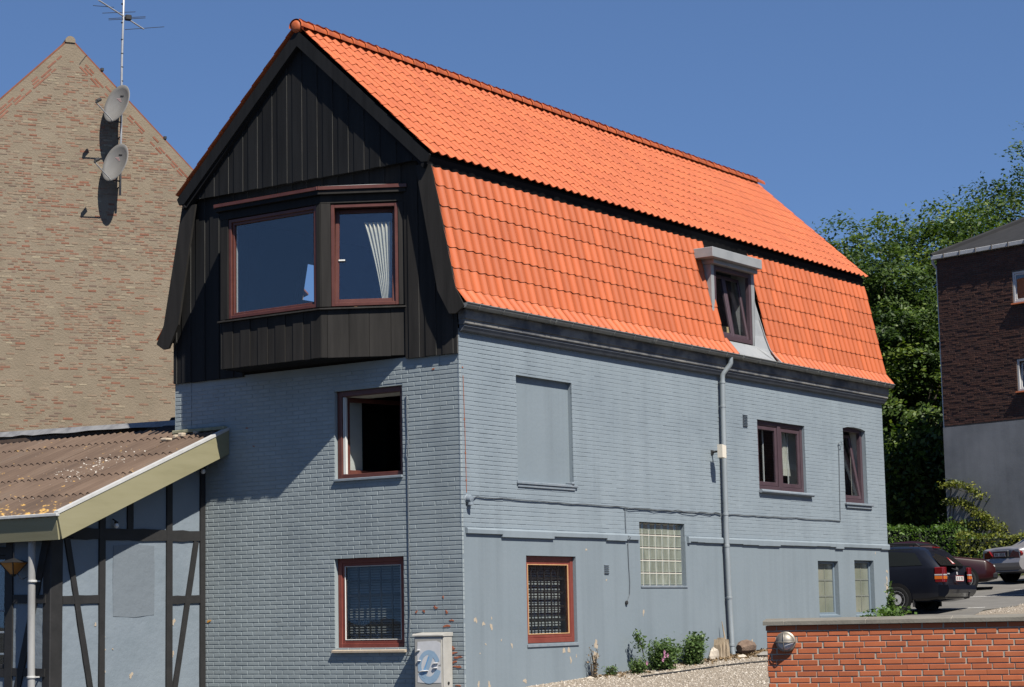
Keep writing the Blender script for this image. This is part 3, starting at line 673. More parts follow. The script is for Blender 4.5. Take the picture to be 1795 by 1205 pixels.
# curtain and chair seen in the bay
m = MB(); nu = 40
def curt(u, v):
    top, bot = 7.72, 6.42; t = (v-bot)/(top-bot); sp = .30 + .18*t; u0 = .20+.05*(1-t)
    return MR_(u0+u*sp*(.45+.55*t), .19+.018*sin(u*nu*1.1)*(.5+.5*t), v)
for i in range(nu*2):
    for j in range(6):
        u, u2 = i/(nu*2), (i+1)/(nu*2); v, v2 = 6.42+1.2*j/6, 6.42+1.2*(j+1)/6
        m.quad(curt(u, v), curt(u2, v), curt(u2, v2), curt(u, v2))
tag(obj('curtain', m, M_cream, smooth=True), 'cream pleated curtain gathered at the right of the black bay window', 'curtain')
M_beech = mat('beech_wood', [(.34, .17, .075), (.42, .22, .10)], .45, 5, 5, stretch=(1, 1, 8))
ch = empty('chair', MR_(.62, .62, 5.43), 'light wooden chair with a curved top rail inside the black bay window', 'chair')
q = lambda u, d, v: MR_(.62+u, .62+d, 5.43+v)
m = MB()
for k in range(8):
    a, b = -.26+.52*k/8, -.26+.52*(k+1)/8; f = lambda t: .05*(1-(t/.26)**2)
    m.add([q(a, f(a), .93), q(b, f(b), .93), q(b, f(b), 1.03), q(a, f(a), 1.03), q(a, f(a)+.025, .93), q(b, f(b)+.025, .93), q(b, f(b)+.025, 1.03), q(a, f(a)+.025, 1.03)],
          [(0, 1, 2, 3), (4, 7, 6, 5), (3, 2, 6, 7), (0, 4, 5, 1)])
obj('top_rail', m, M_beech, ch)
for u in (-.24, .24):
    m = MB(); m.tube([q(u, .02, 0), q(u, .02, .98)], .018, 8); obj('leg', m, M_beech, ch)
    m = MB(); m.tube([q(u, .45, 0), q(u, .45, .45)], .018, 8); obj('leg', m, M_beech, ch)
m = MB(); m.cbox(-.25, .25, .0, .47, .43, .47, .01, 0, q); obj('seat', m, M_beech, ch)

# ------------------------------------------------------------------ dormer
yw = .08
m = MB(); m.box(7.88, 7.99, yw-.005, .5, 6.5, 7.95); m.box(9.41, 9.52, yw-.005, .5, 6.5, 7.95); m.box(7.99, 9.41, yw-.004, .4, 7.86, 7.96)
dm = obj('dormer', m, M_zinc, house)
m = MB()
inn = [(9.5, .07, 7.4), (9.5, .07, 7.0), (9.48, .07, 6.7), (9.43, .06, 6.5), (9.55, -.12, 6.33), (9.72, -.235, 6.20)]
out = [(9.60, .15, 7.4), (9.635, .05, 7.0), (9.68, -.02, 6.7), (9.74, -.085, 6.45), (9.82, -.15, 6.32), (9.92, -.235, 6.20)]
m.add(inn+out, [(i, i+1, 7+i, 6+i) for i in range(5)]); m.tube([(x-.005, y-.012, z) for x, y, z in out], .012, 5)
m.add([(8.20, -.235, 6.20), (9.72, -.235, 6.20), (9.43, .06, 6.5), (7.98, .06, 6.5)], [(0, 1, 2, 3)])
tl_ = lambda z: -.05+(z-6.43)*.2083-.03
for xx in (7.884, 9.522): m.prism([(yw-.004, 7.0), (yw-.004, 7.94), (.36, 7.94), (.30, 7.0)], xx-.006, xx+.006, lambda p, q, t: (t, p, q))
obj('lead_apron', m, M_zinc, dm)
m = MB(); m.cbox(7.60, 9.48, -.13, .42, 7.935, 8.115, .008); obj('dormer_roof', m, M_zinc, dm)
m = MB(); m.cbox(7.83, 9.50, -.02, .42, 7.86, 7.934, .006); obj('dormer_head', m, M_zinc, dm)
hD = (7.995, 9.405, 6.52, 7.86)
m = MB(); bars(m, MS, *hD, .075, yw, yw+.08, .085); win = obj('window_frame', m, M_plum, dm)
td = R(9); MD = lambda u, d, v: (u, yw+.03+(v-6.60)*sin(td)+d*cos(td), 6.60+(v-6.60)*cos(td)-d*sin(td))
sash(MD, 8.08, 8.72, 6.61, 7.78, 0, .06, M_plum, win); sash(MD, 8.725, 9.33, 6.61, 7.78, 0, .06, M_plum, win)
tag(obj('cardboard_box', MB().cbox(8.72, 9.05, .32, .6, 6.52, 6.83, .006), mat('cardboard', [(.52, .38, .18), (.58, .44, .22)], .8, 5)), 'tan cardboard box standing inside the dormer window of the orange roof', 'box')
m = MB(); m.box(7.99, 9.41, .3, 1.0, 6.46, 6.50); obj('window_board', m, M_pale, dm)

# ------------------------------------------------------------------ gutter, pipe, cables, vents
m = MB(); gy_, gzc, gr = -.225, 6.185, .070
xs = np.linspace(-.17, 14.86, 8); an = np.linspace(pi, 2*pi, 10)
for rr, inner in ((gr, 0), (gr-.006, 1)):
    o = len(m.v); m.v += [(x, gy_+rr*cos(a), gzc+rr*sin(a)) for x in xs for a in an]
    fs = [(o+i*10+j, o+i*10+j+1, o+(i+1)*10+j+1, o+(i+1)*10+j) for i in range(7) for j in range(9)]; m.f += fs; m.mi += [0]*len(fs)
for xe in (-.17, 14.86): m.add([(xe, gy_+gr*cos(a), gzc+gr*sin(a)) for a in an], [tuple(range(10))])
m.tube([(-.17, gy_-gr-.004, gzc+.004), (14.86, gy_-gr-.004, gzc+.004)], .010, 8)
gut = obj('gutter', m, M_gutter, house, smooth='auto')
x = .15
while x < 14.8:
    m = MB(); m.tube([(x, gy_+(gr+.004)*cos(a), gzc+(gr+.004)*sin(a)) for a in an], .006, 5); m.box(x-.012, x+.012, gy_-gr-.014, gy_-gr+.012, gzc, gzc+.014); obj('gutter_bracket', m, M_gutter, gut); x += .63
x = 2.2
while x < 14.8: m = MB(); m.tube([(x, gy_+(gr+.003)*cos(a), gzc+(gr+.003)*sin(a)) for a in an], .009, 5); obj('gutter_joint', m, M_gutter, gut); x += 3.05
dp = [(7.95, gy_, 6.13), (7.95, gy_, 6.03), (7.945, -.21, 5.99), (7.885, -.11, 5.85), (7.875, -.09, 5.80), (7.875, -.085, 5.7), (7.845, -.085, 4.4), (7.83, -.085, 3.0), (7.86, -.085, 1.9), (7.905, -.085, .93), (7.90, -.11, .82)]
m = MB(); m.tube(dp, .047, 14); pipe = obj('downpipe', m, M_galv, house, smooth='auto')
for z, xx in ((5.68, 7.875), (5.25, 7.865), (4.42, 7.846), (3.32, 7.832), (2.76, 7.836), (1.85, 7.862), (1.02, 7.90)):
    m = MB(); m.tube([(xx, -.085, z-.022), (xx, -.085, z-.018), (xx, -.085, z+.018), (xx, -.085, z+.022)], [.047, .054, .054, .047], 14); m.box(xx-.012, xx+.012, -.05, .01, z-.012, z+.012); obj('pipe_collar', m, M_galv, pipe, smooth='auto')
def cable(pts, r=.008, name='cable'): m = MB(); m.tube(pts, r, 6); return obj(name, m, M_cable, house)
def sagline(a, b, n, j=.006, y=-.012): return [(a[0]+(b[0]-a[0])*t, y-random.uniform(0, .006), a[1]+(b[1]-a[1])*t+random.gauss(0, j)) for t in np.linspace(0, 1, n)]
cable([(.16, -.02, 3.33), (.28, -.03, 3.345), (.36, -.015, 3.37)]+sagline((.45, 3.365), (4.5, 3.345), 22, .004)+sagline((4.7, 3.34), (7.80, 3.335), 16, .006))
cable(sagline((4.5, 3.342), (7.78, 3.325), 18, .010, -.03), .005)
cable(sagline((7.9, 3.332), (12.62, 3.338), 26, .004)); cable(sagline((12.62, 3.338), (12.685, 4.79), 9, .003)+[(12.65, -.03, 4.86), (12.70, -.04, 4.90), (12.78, -.04, 4.88), (12.78, -.04, 4.82), (12.72, -.03, 4.79)], .007)
cable(sagline((4.541, 3.33), (4.56, 2.9), 4, .003)+[(4.60, -.075, 2.85)]+sagline((4.60, 2.75), (4.63, 2.1), 6, .002)+[(4.61, -.02, 1.92), (4.55, -.02, 1.83), (4.515, -.02, 1.80)], .006)
m = MB(); m.lathe([(.0, 0), (.03, .005), (.034, .03), (.0, .04)], (4.51, .0, 1.785), (0, -1, 0), 10); obj('cable_end', m, M_rubber, house)
cable([(-.012, 1.0-.02, 4.94), (-.014, .975, 4.6), (-.013, .965, 4.35), (-.03, .94, 4.25), (-.035, .945, 4.12), (-.014, .975, 4.0), (-.012, .975, 3.4), (-.013, .972, 2.4), (-.013, .965, 1.7), (-.02, .98, 1.35), (-.016, .975, 1.15), (-.02, 1.03, 1.05)], .008)
m = MB(); m.lathe([(.0, -.09), (.05, -.08), (.062, -.05), (.06, -.01), (.07, .0)], (.15, .0, 3.325), (0, 1, 0), 14); m.lathe([(.0, .0), (.04, .01), (.045, .05), (.0, .06)], (.15, -.06, 3.285), (0, 0, -1), 12); obj('junction_box', m, M_sill, house, smooth='auto')
def vent(u0, u1, v0, v1, n):
    m = MB(); m.box(u0, u1, -.004, .004, v0, v1); f = obj('vent', m, M_sill, house); h = (v1-v0)/n
    for k in range(n): m = MB(); m.add([(u0+.008, -.006, v0+h*k+.004), (u1-.008, -.006, v0+h*k+.004), (u1-.008, -.026, v0+h*k+h*.55), (u0+.008, -.026, v0+h*k+h*.55), (u0+.008, -.005, v0+h*k+h*.8), (u1-.008, -.005, v0+h*k+h*.8)], [(0, 1, 2, 3), (3, 2, 5, 4)]); obj('slat', m, M_sill, f)
vent(8.74, 8.92, 4.95, 5.175, 8); vent(3.865, 4.01, 2.245, 2.40, 5)
m = MB(); m.lathe([(.055, .0), (.05, -.012), (.04, .001), (.0, .002)], (5.75, -.002, 1.05), (0, 1, 0), 14); obj('drain_hole', m, M_rubber, house)
# flaked patches where the paint has come off
def chip(M, u, v, su, sv, d, matl, parent, seed=0):
    r_ = random.Random(seed); n = 19; pts = []; ph_ = r_.uniform(0, 6)
    for k in range(n):
        a = 2*pi*k/n; rr = (.72+.22*sin(a*2+ph_)+.16*sin(a*3+ph_*2))*r_.uniform(.68, 1.15); pts.append((u+su*rr*cos(a), v+sv*rr*sin(a)))
    m = MB(); m.prism(pts, d, d+.02, lambda p, q, t: M(p, t, q)); obj('bare_patch', m, matl, parent)
for i, (u, v, a, b) in enumerate(((3.57, 1.13, .085, .08), (3.53, .93, .10, .16), (3.51, .82, .06, .06), (2.64, 1.06, .04, .075), (2.78, 1.06, .05, .08), (2.83, .90, .035, .07), (2.99, .96, .02, .03), (.30, 1.56, .055, .065), (.50, 1.50, .04, .05), (.70, 1.45, .045, .08), (.71, 1.58, .02, .03), (1.22, 1.17, .03, .05), (.55, 1.2, .025, .02), (.40, 1.07, .015, .02), (5.06, 1.62, .03, .08), (.95, 1.25, .02, .02),
        (14.72, 2.36, .05, .05), (14.70, 2.2, .045, .10), (14.69, 2.02, .05, .20), (14.6, 2.08, .02, .05), (14.2, 2.72, .02, .03), (3.35, 2.63, .03, .03), (3.93, 2.15, .03, .02), (.35, .62, .04, .06), (.62, .60, .05, .07), (1.55, .63, .06, .05), (14.55, 2.86, .12, .03))):
    chip(MS, u, v, a, b, -.0025, M_chip, house, i)
for i, (u, v, a, b) in enumerate(((.48, 5.28, .035, .018), (4.2, 4.65, .03, .015), (4.05, 4.35, .03, .012), (2.3, 3.70, .05, .012), (.30, 1.68, .03, .03), (.36, 1.90, .015, .03), (.50, 1.75, .05, .025), (.72, 1.70, .03, .02), (.86, 1.69, .025, .025), (.21, 1.56, .045, .022), (.30, 1.48, .075, .03), (.36, 1.36, .03, .022),
        (.19, 1.155, .05, .027), (.18, 1.09, .06, .027), (.12, 1.025, .10, .025), (.17, .96, .05, .025), (.12, .89, .10, .027), (.1, .62, .06, .02))):
    chip(MF, u, v, a, b, -.0025, M_chipred, house, 50+i)
chip(MF, 5.02, 1.62, .05, .035, -.004, mat('yellow_paint', [(.55, .27, .05)], .8), house, 99)
for i, (u, v) in enumerate(((.085, 5.27), (.11, 4.5), (.12, 4.0), (.13, 3.6))): chip(MS, u, v, .022, .016, -.005, M_chipred, house, 120+i)
m = MB(); m.tube([(.09, -.004, 5.15), (.115, -.004, 4.4), (.13, -.004, 3.42)], .0045, 5); obj('rust_wire', m, M_chipred, house)
# floodlight box by the pipe
fl_ = empty('floodlight', (7.6, 0, 4.4), 'small cream floodlight box on a bracket beside the galvanised downpipe', 'floodlight')
m = MB(); m.tube([(7.56, .0, 4.41), (7.54, -.12, 4.42), (7.5, -.20, 4.43)], .018, 8); m.cbox(7.52, 7.60, -.02, .005, 4.37, 4.45, .006); obj('bracket', m, M_rubber, fl_)
m = MB(); m.prism([(7.40, 4.30), (7.54, 4.29), (7.545, 4.51), (7.40, 4.53)], -.30, -.20, lambda p, q, t: (p, t, q)); obj('housing', m, mat('cream_plastic', [(.62, .57, .48)], .5), fl_)
# door lamp etc. end of house
# ------------------------------------------------------------------ half-timbered annex
M_timber = mat('tarred_timber', [(0.010, 0.010, 0.010), (0.019, 0.018, 0.018)], .7, 5, 6, .4, 30, bdist=.004)
M_panel = mat('painted_infill', [(0.146, 0.180, 0.207), (0.168, 0.202, 0.233), (0.181, 0.217, 0.246)], .85, 1.3, 8, .5, 7, bdist=.02)
M_panel2 = mat('grey_infill_patch', [(0.127, 0.151, 0.173), (0.146, 0.171, 0.194)], .85, 1.3, 8, .5, 7, bdist=.02)
M_olive = mat('olive_board', [(0.186, 0.171, 0.096), (0.236, 0.217, 0.127), (0.260, 0.239, 0.146)], .65, 2, 7, .3, 30, stretch=(.4, .4, 3), bdist=.003, contrast=.8)
M_trim = mat('white_metal_trim', [(0.413, 0.413, 0.398), (0.510, 0.510, 0.495)], .4, 8, 5)
M_sheet = mat('brown_corrugated_sheet', [(0.0458, 0.0294, 0.0211), (0.0808, 0.0511, 0.0337), (0.1078, 0.0712, 0.0484), (0.0890, 0.0743, 0.0604)], .85, 1.1, 9, .4, 50, rnd=.10, stretch=(.5, 2.2, .5), bdist=.006, contrast=.7)
nt = M_sheet.node_tree; L = nt.links.new; bs = nt.nodes['Principled BSDF']          # lichen and pale droppings
src = bs.inputs['Base Color'].links[0].from_socket; geo = N(nt, 'NewGeometry'); sx = N(nt, 'SeparateXYZ'); L(geo.outputs['Position'], sx.inputs[0])
mk = N(nt, 'MapRange'); mk.inputs['From Min'].default_value = -2.6; mk.inputs['From Max'].default_value = -3.7; L(sx.outputs['X'], mk.inputs['Value'])
nl = N(nt, 'TexNoise'); nl.inputs['Scale'].default_value = 9; nl.inputs['Detail'].default_value = 8; L(geo.outputs['Position'], nl.inputs['Vector'])
md = N(nt, 'Math', operation='MULTIPLY_ADD'); L(mk.outputs[0], md.inputs[0]); md.inputs[1].default_value = .16; L(nl.outputs[0], md.inputs[2])
rl = N(nt, 'ValToRGB'); rl.color_ramp.elements[0].position = .66; rl.color_ramp.elements[1].position = .76; L(md.outputs[0], rl.inputs[0])
mx = N(nt, 'Mix', data_type='RGBA'); L(rl.outputs[0], mx.inputs[0]); L(src, mx.inputs[6]); mx.inputs[7].default_value = (.34, .20, .05, 1)
vd = N(nt, 'VectorMath', operation='DISTANCE'); L(geo.outputs['Position'], vd.inputs[0]); vd.inputs[1].default_value = (-1.35, 6.2, 4.1)
mk2 = N(nt, 'MapRange'); mk2.inputs['From Min'].default_value = 1.1; mk2.inputs['From Max'].default_value = 0; L(vd.outputs['Value'], mk2.inputs['Value'])
nw = N(nt, 'TexNoise'); nw.inputs['Scale'].default_value = 17; nw.inputs['Detail'].default_value = 3; L(geo.outputs['Position'], nw.inputs['Vector'])
md2 = N(nt, 'Math', operation='MULTIPLY_ADD'); L(mk2.outputs[0], md2.inputs[0]); md2.inputs[1].default_value = .17; L(nw.outputs[0], md2.inputs[2])
rw = N(nt, 'ValToRGB'); rw.color_ramp.elements[0].position = .72; rw.color_ramp.elements[1].position = .79; L(md2.outputs[0], rw.inputs[0])
mx2 = N(nt, 'Mix', data_type='RGBA'); L(rw.outputs[0], mx2.inputs[0]); L(mx.outputs[2], mx2.inputs[6]); mx2.inputs[7].default_value = (.33, .31, .275, 1); L(mx2.outputs[2], bs.inputs['Base Color'])

annex = empty('half_timbered_annex', (-1.6, 7, .35), 'low half-timbered annex with brown corrugated roof and olive eave boards against the house', 'outbuilding')
SL = .3983; RZ = lambda x: 4.62+SL*x
YA, XA = 5.116, -3.28
MA = lambda u, d, v: (u, YA+d, v); MX = lambda u, d, v: (XA+d, u, v)
def slantbar(M, p, q, w, d0, d1, parent, name, matl=M_timber):
    dx, dz = q[0]-p[0], q[1]-p[1]; l = hypot(dx, dz); nx_, nz_ = -dz/l*w/2, dx/l*w/2
    k = 5; top = []; bot = []
    for i in range(k+1):
        t = i/k; c = (p[0]+dx*t, p[1]+dz*t); e = 1+random.uniform(-.10, .10)
        top.append((c[0]+nx_*e, c[1]+nz_*e)); bot.append((c[0]-nx_*e, c[1]-nz_*e))
    m = MB(); m.prism(top+bot[::-1], d0, d1, lambda a, b, t: M(a, t, b)); return obj(name, m, matl, parent)
post_ = lambda M, u0, u1, z0, z1, d0=-.03, d1=.1: slantbar(M, ((u0+u1)/2, z0), ((u0+u1)/2+random.uniform(-.006, .006), z1), u1-u0, d0, d1, annex, 'post')
m = MB(); m.cbox(XA-.005, -3.037, YA-.032, YA+.14, -.1, RZ(-3.2)-.06, .012); obj('post', m, M_timber, annex)
post_(MA, -2.30, -2.183, 0, RZ(-2.25)-.05); post_(MA, -.874, -.748, 0, RZ(-.8)-.05); post_(MA, -.115, -.004, 0, RZ(-.1)-.05); post_(MA, -1.72, -1.60, 3.05, RZ(-1.65)-.05)
beam = lambda M, u0, u1, z, w, d0=-.024: slantbar(M, (u0, z), (u1, z+.012), w, d0, .1, annex, 'beam')
beam(MA, -3.03, -2.25, 2.95, .17); beam(MA, -2.25, -.81, 2.955, .175); beam(MA, -.81, -.06, 2.96, .17); beam(MA, -3.03, -2.3, 1.97, .125); beam(MA, -.75, -.11, 1.96, .125)
slantbar(MA, (-2.955, 2.88), (-2.39, .3), .10, -.028, .08, annex, 'brace'); slantbar(MA, (-.20, 2.88), (-.74, .3), .10, -.028, .08, annex, 'brace')
def panel(M, u0, u1, z0, z1, d=.0, matl=M_panel, top=None):
    m = MB(); n, k = 7, 7
    for i in range(n+1):
        for j in range(k+1):
            u = u0+(u1-u0)*i/n; zt = top(u) if top else z1; m.v.append(M(u, d+random.uniform(-.006, .006)*(0 < i < n and 0 < j < k), z0+(zt-z0)*j/k))
    m.f = [(i*(k+1)+j, (i+1)*(k+1)+j, (i+1)*(k+1)+j+1, i*(k+1)+j+1) for i in range(n) for j in range(k)]; m.mi = [0]*len(m.f)
    return obj('plaster_panel', m, matl, annex, smooth=True)
rt_ = lambda u: RZ(u)-.06
for a, b in ((-3.04, -2.29), (-2.19, -.86), (-.76, -.10)):
    panel(MA, a, b, 3.02, 0, top=rt_)
panel(MA, -3.04, -2.29, 2.02, 2.88); panel(MA, -3.04, -2.29, -.1, 1.92); panel(MA, -2.19, -.86, -.1, 2.88); panel(MA, -.76, -.10, 2.01, 2.89); panel(MA, -.76, -.10, -.1, 1.91)
m = MB(); n = 10; pts = [(-2.0, 1.72), (-1.56, 1.70), (-1.13, 1.735), (-1.12, 2.3), (-1.135, 2.80), (-1.6, 2.815), (-2.0, 2.79), (-2.01, 2.2)]
m.prism(pts, -.008, .004, lambda p, q, t: MA(p, t, q)); obj('plaster_patch', m, M_panel2, annex)
for i, (u, v, a, b) in enumerate(((-.70, 1.62, .05, .07), (-.715, 1.12, .035, .08), (-2.36, 1.60, .03, .03), (-2.165, 1.22, .015, .03), (-2.0, 1.23, .015, .02), (-2.17, 1.42, .012, .02), (-1.62, .82, .05, .06), (-2.16, .9, .015, .03), (-.62, 1.9, .02, .03))):
    chip(MA, u, v, a, b, -.009, M_chip, annex, 200+i)
# front wall
post_(MX, 5.885, 6.03, -.1, 3.0); post_(MX, 7.1, 7.25, -.1, 3.0); post_(MX, 8.6, 8.75, -.1, 3.0); post_(MX, 10.2, 10.35, -.1, 3.0)
slantbar(MX, (5.17, 2.86), (5.80, .55), .13, -.028, .08, annex, 'brace')
for z in (1.99, .92): beam(MX, 5.18, 5.89, z, .12); 
for z in (2.72, .92): beam(MX, 6.03, 7.1, z, .12); beam(MX, 7.25, 8.6, z, .12); beam(MX, 8.75, 10.2, z, .12)
for z0, z1 in ((2.04, 3.05), (.97, 1.94), (-.1, .87)): panel(MX, YA+.0, 5.89, z0, z1)
for a, b in ((6.03, 7.1), (7.25, 8.6), (8.75, 10.2)): panel(MX, a, b, -.1, .87); panel(MX, a, b, 2.77, 3.05)
panel(MX, 7.25, 8.6, .97, 2.67); panel(MX, 8.75, 10.2, .97, 2.67)
m = MB(); bars(m, MX, 6.03, 7.1, .98, 2.66, .06, .0, .08); wf = obj('window', m, M_timber, annex); pane(MX, 6.09, 7.04, 1.04, 2.60, .05, wf)
m = MB(); m.box(6.05, 7.08, .12, .14, 1.0, 2.64, 0, MX); obj('window_backing', m, M_dark, wf)
for z in (1.18, 1.50, 1.82): m = MB(); m.cbox(6.04, 7.09, -.02, .0, z, z+.03, .004, 0, MX); obj('window_bar', m, M_sill, wf)
# roof
m = MB(); m.prism([(-3.58, RZ(-3.58)-.06), (-.02, RZ(-.02)-.06), (-.02, RZ(-.02)-.10), (-3.58, RZ(-3.58)-.10)], 4.63, 5.78, lambda p, q, t: (p, t, q))
m.prism([(-3.58, RZ(-3.58)-.06), (.78, RZ(.78)-.06), (.78, RZ(.78)-.10), (-3.58, RZ(-3.58)-.10)], 5.781, 12.5, lambda p, q, t: (p, t, q)); obj('roof_boards', m, M_soffit, annex)
pit = .1505; wav = 6; segs = 6
cn, sn = cos(math.atan(SL)), sin(math.atan(SL))
def sheet(len_):
    ys_ = np.linspace(0, pit*(wav+.25), wav*segs+2); v = []
    for s in (0, len_):
        v += [(s*cn - (.022*sin(2*pi*q/pit)+.0)*sn, q, s*sn + .022*sin(2*pi*q/pit)*cn) for q in ys_]
    n = len(ys_); o = 2*n
    v[:n] = [(p[0]-.016*sn, p[1], p[2]+.016) for p in v[:n]]; v += [(p[0]+.004, p[1], p[2]-.018) for p in v[:n]] + [tuple(p) for p in v[:n]]
    return mesh_np('corrugated_sheet', v, [(i, i+1, n+i+1, n+i) for i in range(n-1)]+[(2*n+i, 2*n+i+1, 3*n+i+1, 3*n+i) for i in range(n-1)], [M_sheet])
sh = sheet(1.02); sh.polygons.foreach_set('use_smooth', [True]*len(sh.polygons))
sh_top = sheet(.62); sh_top.polygons.foreach_set('use_smooth', [True]*len(sh_top.polygons))
for c in range(9):
    y0_ = 4.66+c*pit*wav
    for r in range(5):
        s0 = -.02+r*.935; x0_ = -3.63+s0*cn; z0_ = RZ(x0_)+.008+.003*(c % 2)
        me_ = sh_top if (r == 4 and c > 0) else sh
        if c == 0 and r == 4: continue
        inst('corrugated_sheet', me_, annex, (x0_, y0_+random.uniform(-.004, .004), z0_+.004*r))
        
short = sheet(.30); short.polygons.foreach_set('use_smooth', [True]*len(short.polygons)); x0_ = -3.63+(-.02+4*.935)*cn - .12
inst('corrugated_sheet', short, annex, (x0_, 4.66, RZ(x0_)+.03))
# boards round the roof
m = MB(); m.prism([(-3.63, RZ(-3.63)+.02), (-.002, RZ(0)+.02), (-.002, RZ(0)-.36), (-3.535, RZ(-3.6)-.345), (-3.63, RZ(-3.6)-.0)], 4.575, 4.612, lambda p, q, t: (p, t, q)); obj('barge_board', m, M_olive, annex)
m = MB(); m.prism([(-3.632, RZ(-3.63)+.022), (-.002, RZ(0)+.022), (-.002, RZ(0)+.068), (-3.632, RZ(-3.63)+.068)], 4.565, 4.65, lambda p, q, t: (p, t, q)); obj('edge_trim', m, M_trim, annex)
m = MB(); m.prism([(-3.63, 3.165), (-3.60, 3.165), (-3.545, 2.835), (-3.575, 2.83)], 4.6135, 12.5, lambda p, q, t: (p, t, q)); obj('eave_board', m, M_olive, annex)
m = MB(); m.cbox(-3.665, -3.60, 4.565, 12.5, 3.166, 3.215, .008); obj('edge_trim', m, M_trim, annex)
m = MB(); m.box(-3.54, XA+.02, YA-.48, 12.5, 2.86, 2.88); obj('soffit', m, M_soffit, annex)
m = MB(); m.prism([(-3.5, 2.9), (-.02, RZ(0)-.14), (-.02, RZ(0)-.12), (-3.5, 2.92)], 4.613, YA-.03, lambda p, q, t: (p, t, q)); obj('soffit', m, M_soffit, annex)
M_lead = mat('lead_flashing', [(0.112, 0.112, 0.115), (0.182, 0.182, 0.182), (0.231, 0.231, 0.227)], .6, 4, 7, .4, 9, bdist=.02)
m = MB(); n = 22
for i in range(n+1):
    y = 5.80+6.6*i/n; xe = .60+.072*(y-5.8); j = random.uniform(-.012, .012)
    m.v += [(xe-.13, y, RZ(xe-.13)+.05+j), (xe, y, RZ(xe)+.10), (xe+.10, y, RZ(xe)+.09), (xe+.10, y, RZ(xe)-.10)]
m.f = [(i*4+j, i*4+j+1, (i+1)*4+j+1, (i+1)*4+j) for i in range(n) for j in range(3)]; m.mi = [0]*len(m.f); obj('roof_flashing', m, M_lead, annex, smooth='auto')
m = MB(); m.prism([(.10, RZ(.1)+.05), (.62, RZ(.62)+.05), (.72, RZ(.72)+.13), (.72, RZ(.72)+.02), (.10, RZ(.1)-.02)], 5.79, 6.55, lambda p, q, t: (p, t, q)); obj('flashing_end', m, M_soffit, annex)
m = MB(); m.cbox(-.10, -.002, 4.60, 5.74, RZ(0)+.03, RZ(0)+.085, .008); obj('wall_flashing', m, mat('mossy_mortar', [(.13, .14, .08), (.34, .32, .22)], .95, 9, 6), annex)
for k, (x, y, a) in enumerate(((-.33, 5.62, .09), (-.18, 5.42, .07), (-.08, 5.2, .06), (-.25, 5.5, .05))):
    m = MB(); m.cbox(x-a, x+a, y-a*.8, y+a*.8, RZ(x)+.02, RZ(x)+.075+.02*(k % 2), .018); obj('mortar_lump', m, M_chip, annex)
m = MB(); m.box(.80, 4.0, 5.9, 12.4, .3, 4.78); obj('rear_room', m, M_panel, annex)
m = MB(); m.prism([(.8, RZ(.8)+.0), (4.2, 3.9), (4.2, 3.85), (.8, RZ(.8)-.06)], 5.85, 12.5, lambda p, q, t: (p, t, q)); obj('rear_roof', m, M_sheet, annex)
m = MB(); m.tube([(-3.45, 5.31, 2.86), (-3.45, 5.305, 1.5), (-3.45, 5.285, .25)], .056, 14); dpp = obj('downpipe', m, mat('worn_grey_pipe', [(.20, .195, .19), (.27, .27, .26), (.31, .31, .30)], .55, 6, 7, stretch=(1, 1, .3)), annex, smooth='auto')
for z in (.86, 2.25): m = MB(); m.tube([(-3.45, 5.29, z-.018), (-3.45, 5.29, z-.012), (-3.45, 5.29, z+.012), (-3.45, 5.29, z+.018)], [.056, .068, .068, .056], 14); m.box(-3.43, -3.25, 5.28, 5.30, z-.01, z+.01); obj('pipe_collar', m, M_trim, dpp)
# lantern on the front wall, two small bulb lamps under the side eave
M_amber = mat('amber_glass', [(.35, .14, .03), (.5, .22, .05)], .25, 5, coat=.5)
ln = empty('lantern', (-3.5, 5.62, 2.40), 'black tapered lantern with amber glass hanging under the annex eave', 'lantern')
m = MB(); c = (-3.52, 5.62); 
m.add([(c[0]-.17, c[1]-.17, 2.53), (c[0]+.17, c[1]-.17, 2.53), (c[0]+.17, c[1]+.17, 2.53), (c[0]-.17, c[1]+.17, 2.53), (c[0], c[1], 2.60)], [(0, 1, 4), (1, 2, 4), (2, 3, 4), (3, 0, 4), (3, 2, 1, 0)]); obj('lid', m, M_blackmetal, ln)
top = [(c[0]+a*.14, c[1]+b*.14, 2.528) for a, b in ((-1, -1), (1, -1), (1, 1), (-1, 1))]; bot = [(c[0]+a*.035, c[1]+b*.035, 2.36) for a, b in ((-1, -1), (1, -1), (1, 1), (-1, 1))]
for i in range(4): m = MB(); m.quad(top[i], top[(i+1) % 4], bot[(i+1) % 4], bot[i]); obj('glass_panel', m, M_amber, ln)
for i in range(4): m = MB(); m.tube([top[i], bot[i]], .010, 5); obj('lantern_bar', m, M_blackmetal, ln)
m = MB(); m.lathe([(.0, -.03), (.03, -.02), (.045, 0), (.03, .012)], (c[0], c[1], 2.355), (0, 0, 1), 10); m.tube([(c[0], c[1], 2.60), (c[0], c[1], 2.86)], .008, 6); m.tube([(c[0]+.05, c[1]-.02, 2.38), (c[0]+.12, c[1]-.05, 2.28), (c[0]+.2, c[1]-.1, 2.33)], .006, 5); obj('finial', m, M_blackmetal, ln)
